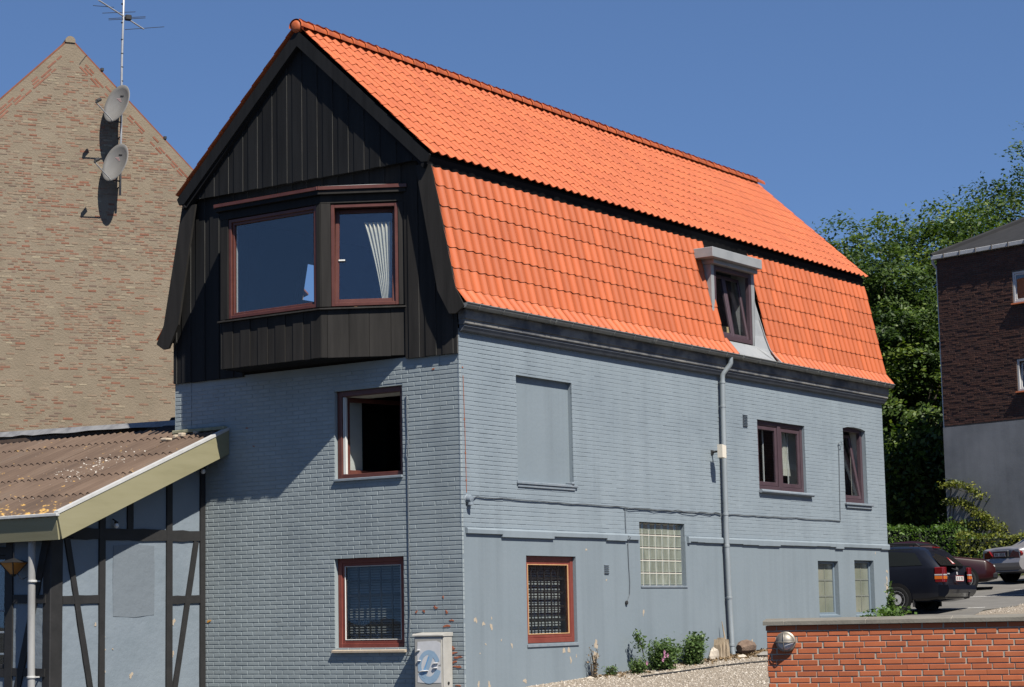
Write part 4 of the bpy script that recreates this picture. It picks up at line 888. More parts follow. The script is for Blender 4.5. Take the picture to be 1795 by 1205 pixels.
for (x, y, z), lb in (((-2.03, 5.02, 3.09), 'small bulb lamp under the annex eave above the long timber beam'), ((-.17, 4.98, 4.0), 'small bulb lamp under the top end of the olive barge board')):
    lp = empty('bulb_lamp', (x, y, z), lb, 'lamp', 'bulb lamps under the annex eave')
    m = MB(); m.tube([(x, YA-.02, z+.10), (x, y, z+.06)], .012, 6); m.lathe([(.03, .03), (.032, .06), (.0, .065)], (x, y, z), (0, 0, 1), 10); obj('socket', m, M_rubber, lp)
    m = MB(); m.lathe([(.0, -.045), (.03, -.035), (.042, -.005), (.03, .03)], (x, y, z), (0, 0, 1), 12); obj('bulb', m, mat('bulb_glass', [(.6, .6, .6)], .1, coat=1), lp, smooth=True)

# ------------------------------------------------------------------ old brick gable behind
NB = empty('old_brick_house', (11.723, 20.259, 0), 'old gabled house with weathered red and cream brick smeared with mortar', 'house', az=R(-32))
M_oldm = mat('smeared_mortar', [(0.1465, 0.1197, 0.0829), (0.1930, 0.1559, 0.1105), (0.2257, 0.1849, 0.1339)], .95, 1.4, 10, .8, 26, coord='O', bdist=.02, contrast=.8)
nt = M_oldm.node_tree; L = nt.links.new; bs = nt.nodes['Principled BSDF']; src = bs.inputs['Base Color'].links[0].from_socket
M_oldb = mat('old_brick', [(0.6975, 0.6975, 0.6975), (1.0230, 1.0230, 1.0230)], .95, 9, 6, .5, 60, bdist=.004, var=[(.24, .13, .085), (.21, .09, .055), (.23, .16, .11), (.20, .12, .08), (.25, .20, .14), (.23, .165, .115), (.17, .12, .09), (.31, .26, .18)])
MN = lambda u, d, v: (u, d, v)
AP = (-.43, 16.52); HW, EZ = 6.2, 10.3
edge = lambda u: AP[1]-abs(u-AP[0])*1.005
m = MB(); m.prism([(AP[0]-HW, .5), (AP[0]+HW, .5), (AP[0]+HW, EZ), AP, (AP[0]-HW, EZ)], 0, .35, lambda p, q, t: (p, t, q)); nbw = obj('gable_wall', m, M_oldm, NB)
m = MB(); m.box(AP[0]-HW+.02, AP[0]-HW+.3, .35, 10, .5, EZ); m.box(AP[0]+HW-.3, AP[0]+HW-.02, .35, 10, .5, EZ); m.box(AP[0]-HW, AP[0]+HW, 9.9, 10.2, .5, EZ); obj('side_wall', m, M_oldm, NB)
bl_ = []
r3 = random.Random(3)
for k in range(158):
    z = 16.4-.0667*k; u = -6.4+(k % 2)*.12
    if z < 5.9: break
    while u < 5.5:
        dens = .66+.16*sin(u*1.9+1)*sin(z*.9)+.12*sin(z*2.3+u)-(.26 if z < 8.6 else 0)
        l = r3.choice((.228, .20, .15, .11, .228, .19)); h = r3.choice((.05, .042, .034, .048))
        if abs(u+.11-AP[0])*1.005 < AP[1]-z-.46 and abs(u+.11-AP[0]) < HW-.15 and r3.random() < dens:
            o = r3.uniform(0, .23-l); bl_.append((u+o, u+o+l, z-h/2+r3.uniform(-.006, .006), z+h/2+r3.uniform(-.006, .006), k))
        u += .24
lay(nbw, bl_, MN, .0, M_oldb, 290, (.002, .008), key=lambda q: -(q[1]-q[0])*(q[3]-q[2])+r3.uniform(0, .002)+(9 if not -2.3 < q[0] < 2.6 else 0), jy=1)
M_vb = mat('verge_red_brick', [(.75, .75, .75), (1.1, 1.1, 1.1)], .95, 9, 6, .5, 60, bdist=.004, var=[(.21, .085, .05), (.18, .06, .035), (.24, .12, .08), (.20, .075, .045)])
for sd in (-1, 1):       # sloping brick bands along the verges
    vs, fs, va = [], [], []; cs = cos(pi/4)
    for c_ in range(3):
        t = .35+c_*.1
        while t < 8.4:
            l = r3.choice((.22, .16, .20, .11)); t += l+r3.choice((.012, .012, .05, .2))
            if r3.random() < (.35, .7, .85)[c_] and t < 4.6:
                off_ = .17+c_*.075; a = (AP[0]+sd*(t*cs-off_*cs*1), AP[1]-t*cs*1.0-off_*cs*1.0); o = len(vs)
                for q in brick_v(l, .052, r3.uniform(.003, .008)):
                    vs.append((a[0]+sd*q[0]*cs+sd*q[2]*cs, q[1], a[1]-q[0]*cs+q[2]*cs))
                fs += [tuple(j+o for j in f) for f in BRICK_F]; va += [r3.choice((.05, .12, .3, .4))]*12
    obj('verge_brick', (vs, fs), M_vb, nbw, kind='stuff', var=va)
M_oldtile = mat('old_red_tile', [(0.140, 0.045, 0.025), (0.210, 0.077, 0.042)], .9, 5, 6)
for sd in (-1, 1):
    m = MB(); e = AP[0]+sd*(HW+.15); m.prism([(AP[0], AP[1]+.01), (e, AP[1]-(HW+.15)*1.005+.01), (e, AP[1]-(HW+.15)*1.005+.06), (AP[0], AP[1]+.07)], .02, 10.3, lambda p, q, t: (p, t, q)); obj('roof_slope', m, M_oldtile, NB)
m = MB(); m.prism([(AP[0]+.13*cos(a), AP[1]-.05+.13*sin(a)) for a in np.linspace(-.3, pi+.3, 11)], -.03, .5, lambda p, q_, t: (p, t, q_)); obj('ridge_cap', m, M_oldm, NB)
for u, z in ((.40, 15.78), (1.02, 15.14), (2.05, 14.1)): m = MB(); m.cbox(u-.04, u+.04, -.01, .2, z-.02, z+.06, .01); obj('slate_edge', m, M_blackmetal, NB)
for u, w_, z0, z1 in ((.83, .10, 10.2, 12.4), (1.08, .06, 10.9, 12.6), (.60, .035, 11.3, 12.6)):
    pass
M_dish = mat('grey_dish', [(.155, .15, .14), (.185, .18, .17)], .5, 3, 5)
M_mast = mat('antenna_mast', [(0.315, 0.322, 0.329), (0.406, 0.413, 0.420)], .45, 6, 5, metal=.3)
def nloc(u, d, v): return NB.matrix_basis @ Vector((u, d, v)) if False else Vector((11.723+u*cos(R(-32))-d*sin(R(-32)), 20.259+u*sin(R(-32))+d*cos(R(-32)), v))
an_ = empty('antenna_mast', nloc(.86, -.15, 12.4), 'tall thin antenna mast with a yagi aerial fixed to the old brick gable', 'antenna', az=R(-32))
lo = lambda u, d, v: (u-.86, d+.15, v-12.4)
m = MB(); m.tube([lo(.81, -.30, 12.45), lo(.83, -.30, 14.2), lo(.84, -.30, 16.0), lo(.86, -.30, 16.8), lo(.90, -.30, 18.6)], .03, 10); mst = obj('mast', m, M_mast, an_, smooth=True)
for z in (15.45, 15.82, 16.18, 16.55, 17.0, 17.5): m = MB(); m.tube([lo(.845, -.30, z-.012), lo(.845, -.30, z+.012)], .034, 10); obj('mast_clip', m, M_rubber, mst)
for z in (12.7, 14.0, 15.2): m = MB(); m.tube([lo(.82, .0, z), lo(.83, -.30, z)], .018, 6); obj('wall_bracket', m, M_rubber, an_)
P0_, P1_ = Vector(lo(.13, -.75, 17.40)), Vector(lo(1.484, .05, 16.99))
m = MB(); m.tube([P0_, P1_], .02, 8); obj('boom', m, M_mast, an_)
for (ua, za), (ub, zb), r_ in (((-.055, 17.14), (.62, 17.405), .008), ((.24, 17.05), (1.243, 17.424), .008), ((.43, 16.965), (1.54, 17.365), .008), ((.43, 16.93), (1.54, 17.33), .008), ((.92, 16.81), (2.115, 17.236), .008)):
    # rods cross the boom at right angles
    mid = ((ua+ub)/2, (za+zb)/2); t = ((mid[0]-.13)/(1.484-.13)); d_ = -.75+.8*t
    m = MB(); m.tube([lo(ua, d_-.35, za+.02), lo(ub, d_+.35, zb-.02)], r_, 6); obj('rod', m, M_rubber, an_)
m = MB(); m.cbox(*[x for ab in zip(lo(.92, -.36, 17.08), lo(1.08, -.22, 17.22)) for x in ab], .02); obj('dipole_box', m, M_rubber, an_)
def dish(u, z, lb, rad=.50):
    dd = empty('satellite_dish', nloc(u, -.3, z), lb, 'satellite dish', 'satellite dishes on the old brick gable', az=R(-32))
    ax = Vector((-.82, -.50, .30)).normalized()      # pointing direction, gable frame
    c = Vector((-.03, -.30, 0)); a = Vector((0, 0, 1)); a = (a-ax*a.dot(ax)).normalized(); b = ax.cross(a)
    m = MB(); seg, rings = 32, 6
    for i in range(rings+1):
        r_ = rad*i/rings
        for k in range(seg):
            t = 2*pi*k/seg; m.v.append(c + a*(r_*1.04*cos(t)) + b*(r_*.86*sin(t)) + ax*(.11*(i/rings)**2-.11))
    m.f = [(i*seg+k, i*seg+(k+1) % seg, (i+1)*seg+(k+1) % seg, (i+1)*seg+k) for i in range(rings) for k in range(seg)]
    o = len(m.v)
    for k in range(seg): t = 2*pi*k/seg; m.v.append(c+a*(rad*1.07*cos(t))+b*(rad*.885*sin(t))+ax*-.012)
    m.f += [(rings*seg+k, rings*seg+(k+1) % seg, o+(k+1) % seg, o+k) for k in range(seg)]; m.mi = [0]*len(m.f)
    ds = obj('reflector', m, M_dish, dd, smooth=True)
    low_ = c - a*rad*1.0; f = c - a*rad*.55 + ax*.62
    m = MB(); m.tube([low_-ax*.02, f-a*.05], .016, 6); obj('feed_arm', m, M_mast, dd)
    m = MB(); m.tube([f-ax*.0, f+a*.10-ax*.10], .045, 8); m.tube([f-a*.05, f+a*.02], .03, 8); obj('receiver', m, M_rubber, dd)
    m = MB(); m.tube([low_-ax*.03, Vector((.16, .0, -.42))], .02, 6); obj('strut', m, M_rubber, dd); m = MB(); m.tube([c-ax*.12, c-ax*.12+Vector((.10, .12, -.05)), Vector((.17, -.0, -.05)), Vector((.17, .28, -.05))], .028, 8); obj('bracket', m, M_rubber, dd)
    m = MB(); e = lambda p, q: c+a*p+b*q+ax*(.11*((p/(rad*1.04))**2+(q/(rad*.86))**2)-.104)
    m.quad(e(.27, .02), e(.24, -.12), e(.21, -.12), e(.235, .02)); obj('mark', m, M_rubber, ds)
    m = MB(); 
    for k in range(4): m.quad(e(.20-.03*k, .13-.04*k), e(.185-.03*k, .0-.02*k), e(.17-.03*k, .0-.02*k), e(.185-.03*k, .13-.04*k))
    obj('emblem', m, mat('faded_pink', [(.42, .28, .27)], .6), ds)
dish(.67, 14.78, 'upper of two grey satellite dishes on the old brick gable'); dish(.64, 13.24, 'lower of two grey satellite dishes on the old brick gable')

# ------------------------------------------------------------------ utility cabinet with a torn poster
M_cab = mat('grey_cabinet', [(0.3094, 0.2996, 0.2707), (0.3926, 0.3802, 0.3471)], .6, 5, 8, .15, 80, bdist=.003)
cb = empty('utility_cabinet', (-.12, .47, gz(-.1, .4)), 'pale grey utility cabinet with a torn blue and white poster against the gable', 'cabinet')
m = MB(); m.cbox(-.22, -.006, .198, .742, .30, 1.335, .012); body = obj('body', m, M_cab, cb)
m = MB(); m.prism([(-.25, 1.335), (-.25, 1.352), (-.23, 1.372), (-.004, 1.39), (-.004, 1.335)], .188, .752, lambda p, q, t: (p, t, q)); obj('lid', m, M_cab, cb)
m = MB(); m.cbox(-.238, -.221, .225, .715, .33, 1.325, .006); dr_ = obj('door', m, M_cab, cb)
m = MB(); m.lathe([(.0, -.012), (.02, -.010), (.022, 0)], (-.12, .196, .66), (0, 1, 0), 10); obj('lock', m, M_rubber, cb)
M_pap = mat('poster_paper', [(0.5520, 0.5520, 0.5520), (0.6256, 0.6256, 0.6256)], .8, 12); M_pb = mat('poster_blue', [(0.256, 0.376, 0.496), (0.304, 0.424, 0.536)], .8, 9); M_pb2 = mat('poster_deep_blue', [(.12, .33, .6)], .8)
px_ = lambda p, q, t: (-.2385-t, .667-p*.426, .662+q*.608)      # p 0..1 from the left, q 0..1 from the foot
m = MB(); m.prism([(0, .02), (.3, 0), (1, .01), (1.0, .38), (.86, .40), (.98, .44), (1, .95), (.8, 1.0), (.02, .98), (.0, .80), (.10, .76), (0, .70), (.02, .28), (.12, .25), (.02, .23)], .0, .003, px_); ps = obj('poster', m, M_pap, dr_)
def swoosh(pts, w, matl, t0):
    m = MB(); L2 = []; R2 = []
    for i, (p, q) in enumerate(pts):
        a, b = pts[max(i-1, 0)], pts[min(i+1, len(pts)-1)]; dx, dy = (b[0]-a[0])*.426, (b[1]-a[1])*.608; l = hypot(dx, dy) or 1; ww = w[i] if hasattr(w, '__len__') else w
        L2.append((p-dy/l*ww/.426, q+dx/l*ww/.608)); R2.append((p+dy/l*ww/.426, q-dx/l*ww/.608))
    for i in range(len(pts)-1): m.add([px_(*L2[i], t0), px_(*R2[i], t0), px_(*R2[i+1], t0), px_(*L2[i+1], t0)], [(0, 1, 2, 3)])
    obj('print', m, matl, ps)
swoosh([(.50+.40*cos(a), .40+.33*sin(a)) for a in np.linspace(R(200), R(20), 16)], .032, M_pb, .0045)
swoosh([(.50+.40*cos(a), .40+.33*sin(a)) for a in np.linspace(R(205), R(345), 14)], [.05]*14, M_pb, .0045)
swoosh([(.62, .70), (.45, .42), (.22, .14)], .045, M_pb, .0055); swoosh([(.66, .72), (.80, .60), (.88, .50)], .035, M_pb, .006); swoosh([(.50, .62), (.36, .40), (.26, .2)], .008, M_pb2, .0065)
for p, q, l in ((.78, .47, .22), (.76, .36, .20), (.05, .78, .16), (.08, .53, .16), (.3, .29, .34)):
    m = MB(); m.tube([px_(p-l/2, q-.01, .012), px_(p, q, .016), px_(p+l/2, q+.004, .012)], [.006, .011, .007], 7); obj('torn_curl', m, M_pap, ps)

# ------------------------------------------------------------------ red garden wall with a bulkhead lamp
RW = empty('garden_wall', (-2.694, -6.353, 0), 'low red brick garden wall with pale joints and grey stone coping', 'wall', az=R(-71))
M_rb = mat('red_facing_brick', [(.30, .076, .025), (.345, .093, .033), (.38, .108, .04)], .85, 7, 8, .4, 80, rnd=.13, coord='P', bdist=.004, contrast=.8)
M_rm = mat('pale_mortar', [(0.286, 0.258, 0.211), (0.354, 0.326, 0.272)], .95, 12, 7, .5, 70, bdist=.004)
m = MB(); m.box(.004, 4.4, .009, .226, -.6, 1.432); core = obj('mortar_core', m, M_rm, RW)
phs = [.12, .0, .12, .18, .12, .06, .12, .17, .1, .02, .11, .2, .08, .16, .03, .13]
rb_ = courses(.0, 4.4, -.35, 1.431, 1.4, [], joint=.013, ph=lambda k: phs[k % 16], jit=.003)
lay(RW, rb_, MN, .009, M_rb, 299, (.0065, .0105), key=lambda q: (q[4] > 13)*100+q[0]+q[4]*.01, dep=.08)
M_cope = mat('weathered_coping', [(0.112, 0.102, 0.083), (0.155, 0.144, 0.119), (0.187, 0.176, 0.148)], .9, 5, 9, .5, 40, bdist=.008, contrast=.8)
for i, (a, b) in enumerate(((-.032, .214), (.223, 1.156), (1.166, 2.126), (2.136, 3.09), (3.10, 4.43))):
    m = MB(); m.prism([(-.045, 1.434), (-.045, 1.478), (-.037, 1.486), (.26, 1.512), (.27, 1.505), (.27, 1.434)], a, b, lambda p, q, t: (t, p, q)); obj('coping_stone', m, M_cope, RW)
m = MB(); 
for a in (.2185, 1.161, 2.131, 3.095): m.prism([(-.040, 1.436), (-.040, 1.474), (-.033, 1.481), (.255, 1.507), (.26, 1.436)], a-.006, a+.006, lambda p, q, t: (t, p, q)); obj('coping_joint', m, M_rm, RW); m = MB()
wl = empty('bulkhead_lamp', (-2.694+.2276*cos(R(-71)), -6.353+.2276*sin(R(-71)), 1.2427), 'round metal bulkhead lamp with cross guard on the red brick wall', 'wall lamp', az=R(-71))
M_alu = mat('dull_aluminium', [(0.210, 0.189, 0.154), (0.294, 0.266, 0.224)], .5, 6, 6, .1, 60, metal=.6, coord='O')
m = MB(); m.lathe([(.108, .002), (.118, -.01), (.118, -.05), (.104, -.06), (.096, -.058)], (0, 0, 0), (0, 1, 0), 32); obj('rim', m, M_alu, wl, smooth='auto')
m = MB(); n = 24
for i in range(9):
    t = pi/2*i/8; 
    for k in range(n+1): a = pi*k/n; m.v.append((.104*cos(t)*cos(a), -.055-.075*sin(t), .104*cos(t)*sin(a)))
m.f = [(i*(n+1)+k, i*(n+1)+k+1, (i+1)*(n+1)+k+1, (i+1)*(n+1)+k) for i in range(8) for k in range(n)]; m.mi = [0]*len(m.f); obj('hood', m, M_alu, wl, smooth=True)
m = MB(); 
for i in range(7):
    t = pi/2*i/6
    for k in range(n+1): a = pi+pi*k/n; m.v.append((.098*cos(t)*cos(a), -.05-.062*sin(t), .098*cos(t)*sin(a)))
m.f = [(i*(n+1)+k, i*(n+1)+k+1, (i+1)*(n+1)+k+1, (i+1)*(n+1)+k) for i in range(6) for k in range(n)]; m.mi = [0]*len(m.f); obj('lens', m, mat('lamp_lens', [(.42, .41, .42), (.58, .57, .58)], .15, 9, coat=.6, coord='O'), wl, smooth=True)
for ax_a in (0, 1):
    m = MB(); m.tube([((.112*cos(a) if ax_a == 0 else -.012), -.055-.085*sin(a), (.112*cos(a) if ax_a else -.004)) for a in np.linspace(0, pi, 13)], .0065, 6); obj('guard', m, M_alu, wl, smooth=True)
# ------------------------------------------------------------------ brown brick flats on the right
AZ = R(-104)
AB = empty('brick_apartment_building', (37.508, 8.137, 0), 'dark brown brick flats with grey roof and grey concrete base behind the parked cars', 'building', az=AZ)
M_dbm = mat('dark_mortar', [(.075, .066, .058), (.10, .088, .078)], .95, 3, 6, coord='O')
M_db = mat('dark_brown_brick', [(.8, .8, .8), (1.1, 1.1, 1.1)], .9, 9, 5, .4, 60, bdist=.003, var=[(.062, .026, .018), (.085, .034, .022), (.052, .024, .017), (.10, .042, .026)])
M_conc = mat('grey_concrete', [(.15, .158, .167), (.20, .208, .217), (.24, .248, .257)], .9, .8, 9, .4, 18, streak=.25, bdist=.006)
M_felt = mat('grey_roof_felt', [(.026, .0265, .028), (.036, .036, .0375)], .95, 2.5, 8, .4, 40, bdist=.006, spec=.1)
M_wf = mat('white_window_frame', [(.50, .50, .49)], .45, 5)
wins = [(2.86, 4.2, 11.0, 12.0), (2.86, 4.2, 8.23, 9.24), (6.8, 8.2, 11.0, 12.0), (6.8, 8.2, 8.23, 9.24), (10.8, 12.2, 11.0, 12.0), (10.8, 12.2, 8.23, 9.24)]
m = MB(); wall(m, MN, 0, 16, 7.33, 12.80, wins, .3, .012); m.box(.001, .3, .301, 9, 7.33, 12.8); m.box(.0, 16, 9.0, 9.3, 7.33, 12.8); m.box(15.7, 16, .301, 9, 7.33, 12.8); aw = obj('brick_wall', m, M_dbm, AB)
ab_ = courses(0, 16, 7.34, 12.78, 12.74, wins, jit=.004)
lay(aw, ab_, MN, .012, M_db, 300, (.004, .017), key=lambda q: q[0]+random.random()*3)
m = MB(); m.box(-.03, 16.03, -.03, 9.3, 1.0, 7.325); obj('concrete_base', m, M_conc, AB)
m = MB(); m.cbox(-.12, 16.1, -.14, -.02, 12.80, 12.93, .01); m.cbox(-.12, -.02, -.02, 9.4, 12.80, 12.93, .01); obj('gutter', m, M_trim, AB)
x = .4
while x < 6: m = MB(); m.box(x-.015, x+.015, -.16, -.02, 12.78, 12.945); obj('gutter_bracket', m, M_dbm, AB); x += .62
m = MB(); e = [(-.10, -.10, 12.90), (16.1, -.10, 12.90), (16.1, 9.4, 12.90), (-.10, 9.4, 12.90)]; r_ = [(2.55, 4.6, 14.95), (13.5, 4.6, 14.95)]
m.add(e+r_, [(0, 1, 5, 4), (1, 2, 5), (2, 3, 4, 5), (3, 0, 4), (3, 2, 1, 0)]); rf = obj('roof', m, M_felt, AB)
m = MB(); m.tube([(-.10, -.10, 12.92), (2.55, 4.6, 14.98)], .10, 6); obj('hip_cap', m, M_felt, rf); m = MB(); m.tube([(2.3, 4.6, 14.96), (13.5, 4.6, 14.98)], .06, 6); obj('ridge_cap', m, M_felt, rf)
m = MB(); m.cbox(2.35, 2.65, 4.5, 4.7, 14.95, 15.12, .02); obj('ridge_vent', m, M_zinc, rf)
m = MB(); m.tube([(-.06, -.08, 12.86), (-.12, -.04, 12.70), (-.05, .1, 12.5), (-.05, .1, 1)], .045, 8); obj('downpipe', m, M_trim, AB)
for i, h in enumerate(wins):
    m = MB(); bars(m, MN, h[0]+.003, h[1]-.003, h[2]+.003, h[3]-.003, .07, .03, .10); wf = obj('window', m, M_wf, AB)
    a, b = h[0]+.07, h[1]-.07
    if i % 2: 
        tq = R(8); MQ = lambda u, d, v: (u, .05+(v-h[2]-.07)*sin(tq)+d, h[2]+.07+(v-h[2]-.07)*cos(tq)); sash(MQ, a, b, h[2]+.07, h[3]-.09, 0, .055, M_wf, wf)
    else: sash(MN, a, b, h[2]+.075, h[3]-.075, .045, .05, M_wf, wf)
    m = MB(); m.box(h[0]-.2, h[1]+.2, .5, .55, h[2]-.3, h[3]+.2); obj('room_backing', m, M_room, wf)
    m = MB(); m.prism([(-.10, h[2]-.05), (-.09, h[2]-.005), (.04, h[2]+.002), (.04, h[2]-.05)], h[0]-.02, h[1]+.02, lambda p, q, t: (t, p, q)); obj('sill', m, M_rb, wf)
# facing brick block on the other side of the car park, outside the picture (it shows in the window panes)
OB = empty('opposite_brick_building', (21.3, -6.3, 0), 'tall brown brick block across the car park facing the painted house', 'building')
M_ob = mat('brown_brickwork', [(.07, .028, .017), (.10, .042, .024)], .9, 3, 6)
nt = M_ob.node_tree; L = nt.links.new; bs = nt.nodes['Principled BSDF']; bt = N(nt, 'TexBrick'); g_ = N(nt, 'NewGeometry'); mp_ = N(nt, 'Mapping'); mp_.inputs['Rotation'].default_value = (R(90), 0, 0)
L(g_.outputs['Position'], mp_.inputs['Vector']); L(mp_.outputs[0], bt.inputs['Vector']); bt.inputs['Scale'].default_value = 1; bt.inputs['Brick Width'].default_value = .24; bt.inputs['Row Height'].default_value = .0667; bt.inputs['Mortar Size'].default_value = .006
bt.inputs['Color1'].default_value = (.085, .034, .02, 1); bt.inputs['Color2'].default_value = (.12, .05, .028, 1); bt.inputs['Mortar'].default_value = (.2, .17, .14, 1); L(bt.outputs[0], bs.inputs['Base Color'])
MO = lambda u, d, v: (21.3+u, -6.3-d, v); ow = [(1.5+3.2*i, 3.0+3.2*i, z, z+1.3) for i in range(4) for z in (2.4, 5.3, 8.2)]
m = MB(); wall(m, MO, 0, 15.5, 0, 13.5, ow, .3); m.box(21.3, 21.6, -14, -6.601, 0, 13.5); m.box(21.3, 36.8, -14.3, -14, 0, 13.5); m.box(21.3, 36.8, -14, -6.61, 13.2, 13.4); m.box(36.5, 36.8, -14, -6.601, 0, 13.5); obj('brick_wall', m, M_ob, OB)
for h in ow:
    m = MB(); bars(m, MO, h[0], h[1], h[2], h[3], .08, .05, .12); wf = obj('window', m, M_wf, OB); pane(MO, h[0]+.08, h[1]-.08, h[2]+.08, h[3]-.08, .09, wf)
    m = MB(); m.box(h[0]-.05, h[1]+.05, -.08, .04, h[2]-.08, h[2]-.002, 0, MO); obj('sill', m, M_wf, wf); m = MB(); m.box(h[0], h[1], .3, .32, h[2], h[3], 0, MO); obj('room_backing', m, M_room, wf)

# ------------------------------------------------------------------ parked cars
M_navy = mat('navy_car_paint', [(.005, .006, .011), (.007, .0085, .014)], .3, 2, 3, spec=.3, coat=.35, coord='O')
M_maroon = mat('maroon_car_paint', [(.016, .002, .003), (.022, .003, .004)], .35, 2, 3, spec=.25, coat=.2, coord='O')
M_silver = mat('silver_car_paint', [(.25, .245, .26), (.29, .285, .30)], .35, 2, 3, metal=.3, coat=.4, coord='O')
M_redlamp = mat('red_lamp', [(.12, .006, .007), (.16, .009, .01)], .2, 9, coat=.5, coord='O'); M_amblamp = mat('amber_lamp', [(.55, .14, .02)], .15, coat=1); M_clearlamp = mat('clear_lamp', [(.4, .4, .4)], .15, coat=1)
M_plate = mat('number_plate', [(.55, .54, .52)], .5); M_platetext = mat('plate_letters', [(.03, .03, .03)], .6); M_platered = mat('plate_red_edge', [(.35, .03, .03)], .6)
M_hub = mat('hubcap', [(.42, .42, .43), (.52, .52, .53)], .4, 6, metal=.3, coord='O')
def car(name, label, x, y, az, paint, secs, wheels, L_, group, dz=0):
    """secs: stations from the tail: (l_sill, l_belt, l_roof, z_sill, z_belt, z_roof, w_sill, w_belt, w_roof); local x forward, origin at tail centre on the ground"""
    root = empty(name, (x, y, gz(x, y)+dz), label, 'car', group, az=az)
    tilt = math.atan((gz(x+cos(az)*3, y+sin(az)*3)-gz(x-cos(az)*3, y-sin(az)*3))/6); root.rotation_euler = (0, -tilt*.6, az)
    ring = []
    for ls, lb, lr, zs, zb, zr, ws, wb, wr in secs:
        zm = zs+(zb-zs)*.55; lm = ls+(lb-ls)*.4; wm = max(ws, wb)*1.015
        pts = [(ls, ws*.9, zs), (ls, ws, zs+.06), (lm, wm, zm), (lb, wb, zb-.03), (lb, wb*.975, zb+.015), (lr+(lb-lr)*.12, wr+(wb-wr)*.12, zr-.12*(zr-zb)), (lr, wr*.93, zr-.012), (lr, wr*.55, zr+.012)]
        ring.append([(a, b, c) for a, b, c in pts] + [(a, -b, c) for a, b, c in pts[::-1]])
    n, k = len(ring), 16
    b = MB(); g = {}
    b.v = [p for r in ring for p in r]
    side = {4: 'l', 10: 'r'}
    for i in range(n-1):
        for j in range(k):
            jj = (j+1) % k; f = (i*k+j, (i+1)*k+j, (i+1)*k+jj, i*k+jj)
            b.f.append(f)
    b.f += [tuple(range(k)), tuple((n-1)*k+j for j in range(k))[::-1]]; b.mi = [0]*len(b.f)
    body = obj('body', b, paint, root, smooth=True)
    bm_ = body.modifiers.new('round', 'BEVEL'); bm_.width = .035; bm_.segments = 2; bm_.limit_method = 'ANGLE'; bm_.angle_limit = R(28)
    # side glass, one pane per bay, lying just outside the body
    def gpane(i0, i1, s, nm='side_window', mg=.05):
        a, c_ = secs[i0], secs[i1]; v = []
        for (se, m_) in ((a, mg), (c_, -mg)):
            for t in (.10, .86): v.append((se[1]+(se[2]-se[1])*t+m_, s*(se[7]*.975+(se[8]-se[7])*t+.012), se[4]+.015+(se[5]-se[4])*t))
        m = MB(); m.add([v[0], v[2], v[3], v[1]], [(0, 1, 2, 3)]); return obj(nm, m, M_dglass, body)
    root['_'] = 0; del root['_']
    for (lx, r, w_) in wheels:
        for s in (1, -1):
            m = MB(); yo = s*(w_-.09)
            m.lathe([(r*.62, -.085), (r*.93, -.095), (r, -.06), (r, .06), (r*.93, .095), (r*.62, .085)], (lx, yo, r), (0, s, 0), 28); wh = obj('wheel', m, M_rubber, root, smooth='auto')
            m = MB(); m.lathe([(.0, .10), (r*.18, .10), (r*.52, .085), (r*.64, .092), (r*.66, .07)], (lx, yo, r), (0, s, 0), 28); hc = obj('hubcap', m, M_hub, wh, smooth='auto')
            m = MB()
            for q in range(9):
                a = 2*pi*q/9; c0 = (lx+cos(a)*r*.54, yo+s*.095, r+sin(a)*r*.54); m.lathe([(.0, .004), (r*.075, .004), (r*.075, -.01)], c0, (0, s, 0), 8)
            obj('hub_slot', m, M_rubber, hc, kind='stuff')
            m = MB(); m.lathe([(.0, .0), (r*1.17, .0), (r*1.17, .012), (.0, .013)], (lx, s*(w_-.012), r*1.06), (0, s, 0), 28); obj('wheel_arch', m, M_soffit, root)
    return root, body, gpane
M_dglass = mat('dark_car_glass', [(.012, .014, .014)], .06, 2, spec=.6, coat=.6)
def block(nm, bx, matl, parent, b=.015): m = MB(); m.cbox(*bx, b); return obj(nm, m, matl, parent)
def plate(parent, xx, y0, z0, w_, h, txt):
    m = MB(); m.cbox(xx-.012, xx, y0-w_/2, y0+w_/2, z0, z0+h, .004); p = obj('number_plate', m, M_plate, parent)
    m = MB(); e = .008
    for a in ((y0-w_/2, y0+w_/2, z0, z0+e), (y0-w_/2, y0+w_/2, z0+h-e, z0+h), (y0-w_/2, y0-w_/2+e, z0, z0+h), (y0+w_/2-e, y0+w_/2, z0, z0+h)): m.box(xx-.0145, xx-.0125, *a)
    obj('plate_border', m, M_platered, p)
    SEG = {'4': 'bcfg', '5': 'acdfg', '9': 'abcdfg', '8': 'abcdefg', '6': 'acdefg', '2': 'abdeg', '0': 'abcdef', 'S': 'acdfg', 'D': 'abcdef', 'U': 'bcdef'}
    cw = w_*.82/len(txt); u = y0+w_*.41; m = MB()
    for ch_ in txt:
        if ch_ != ' ':
            a, c_, zb, zt, t = u-.012, u-cw+.012, z0+h*.2, z0+h*.8, .012; zm = (zb+zt)/2
            rects = {'a': (c_, a, zt-t, zt), 'g': (c_, a, zm-t/2, zm+t/2), 'd': (c_, a, zb, zb+t), 'f': (a-t, a, zm, zt), 'b': (c_, c_+t, zm, zt), 'e': (a-t, a, zb, zm), 'c': (c_, c_+t, zb, zm)}
            for s_ in SEG[ch_]: m.box(xx-.0142, xx-.0125, *rects[s_])
        u -= cw
    obj('lettering', m, M_platetext, p, kind='stuff')
az = R(92); fx, fy = cos(az), sin(az)
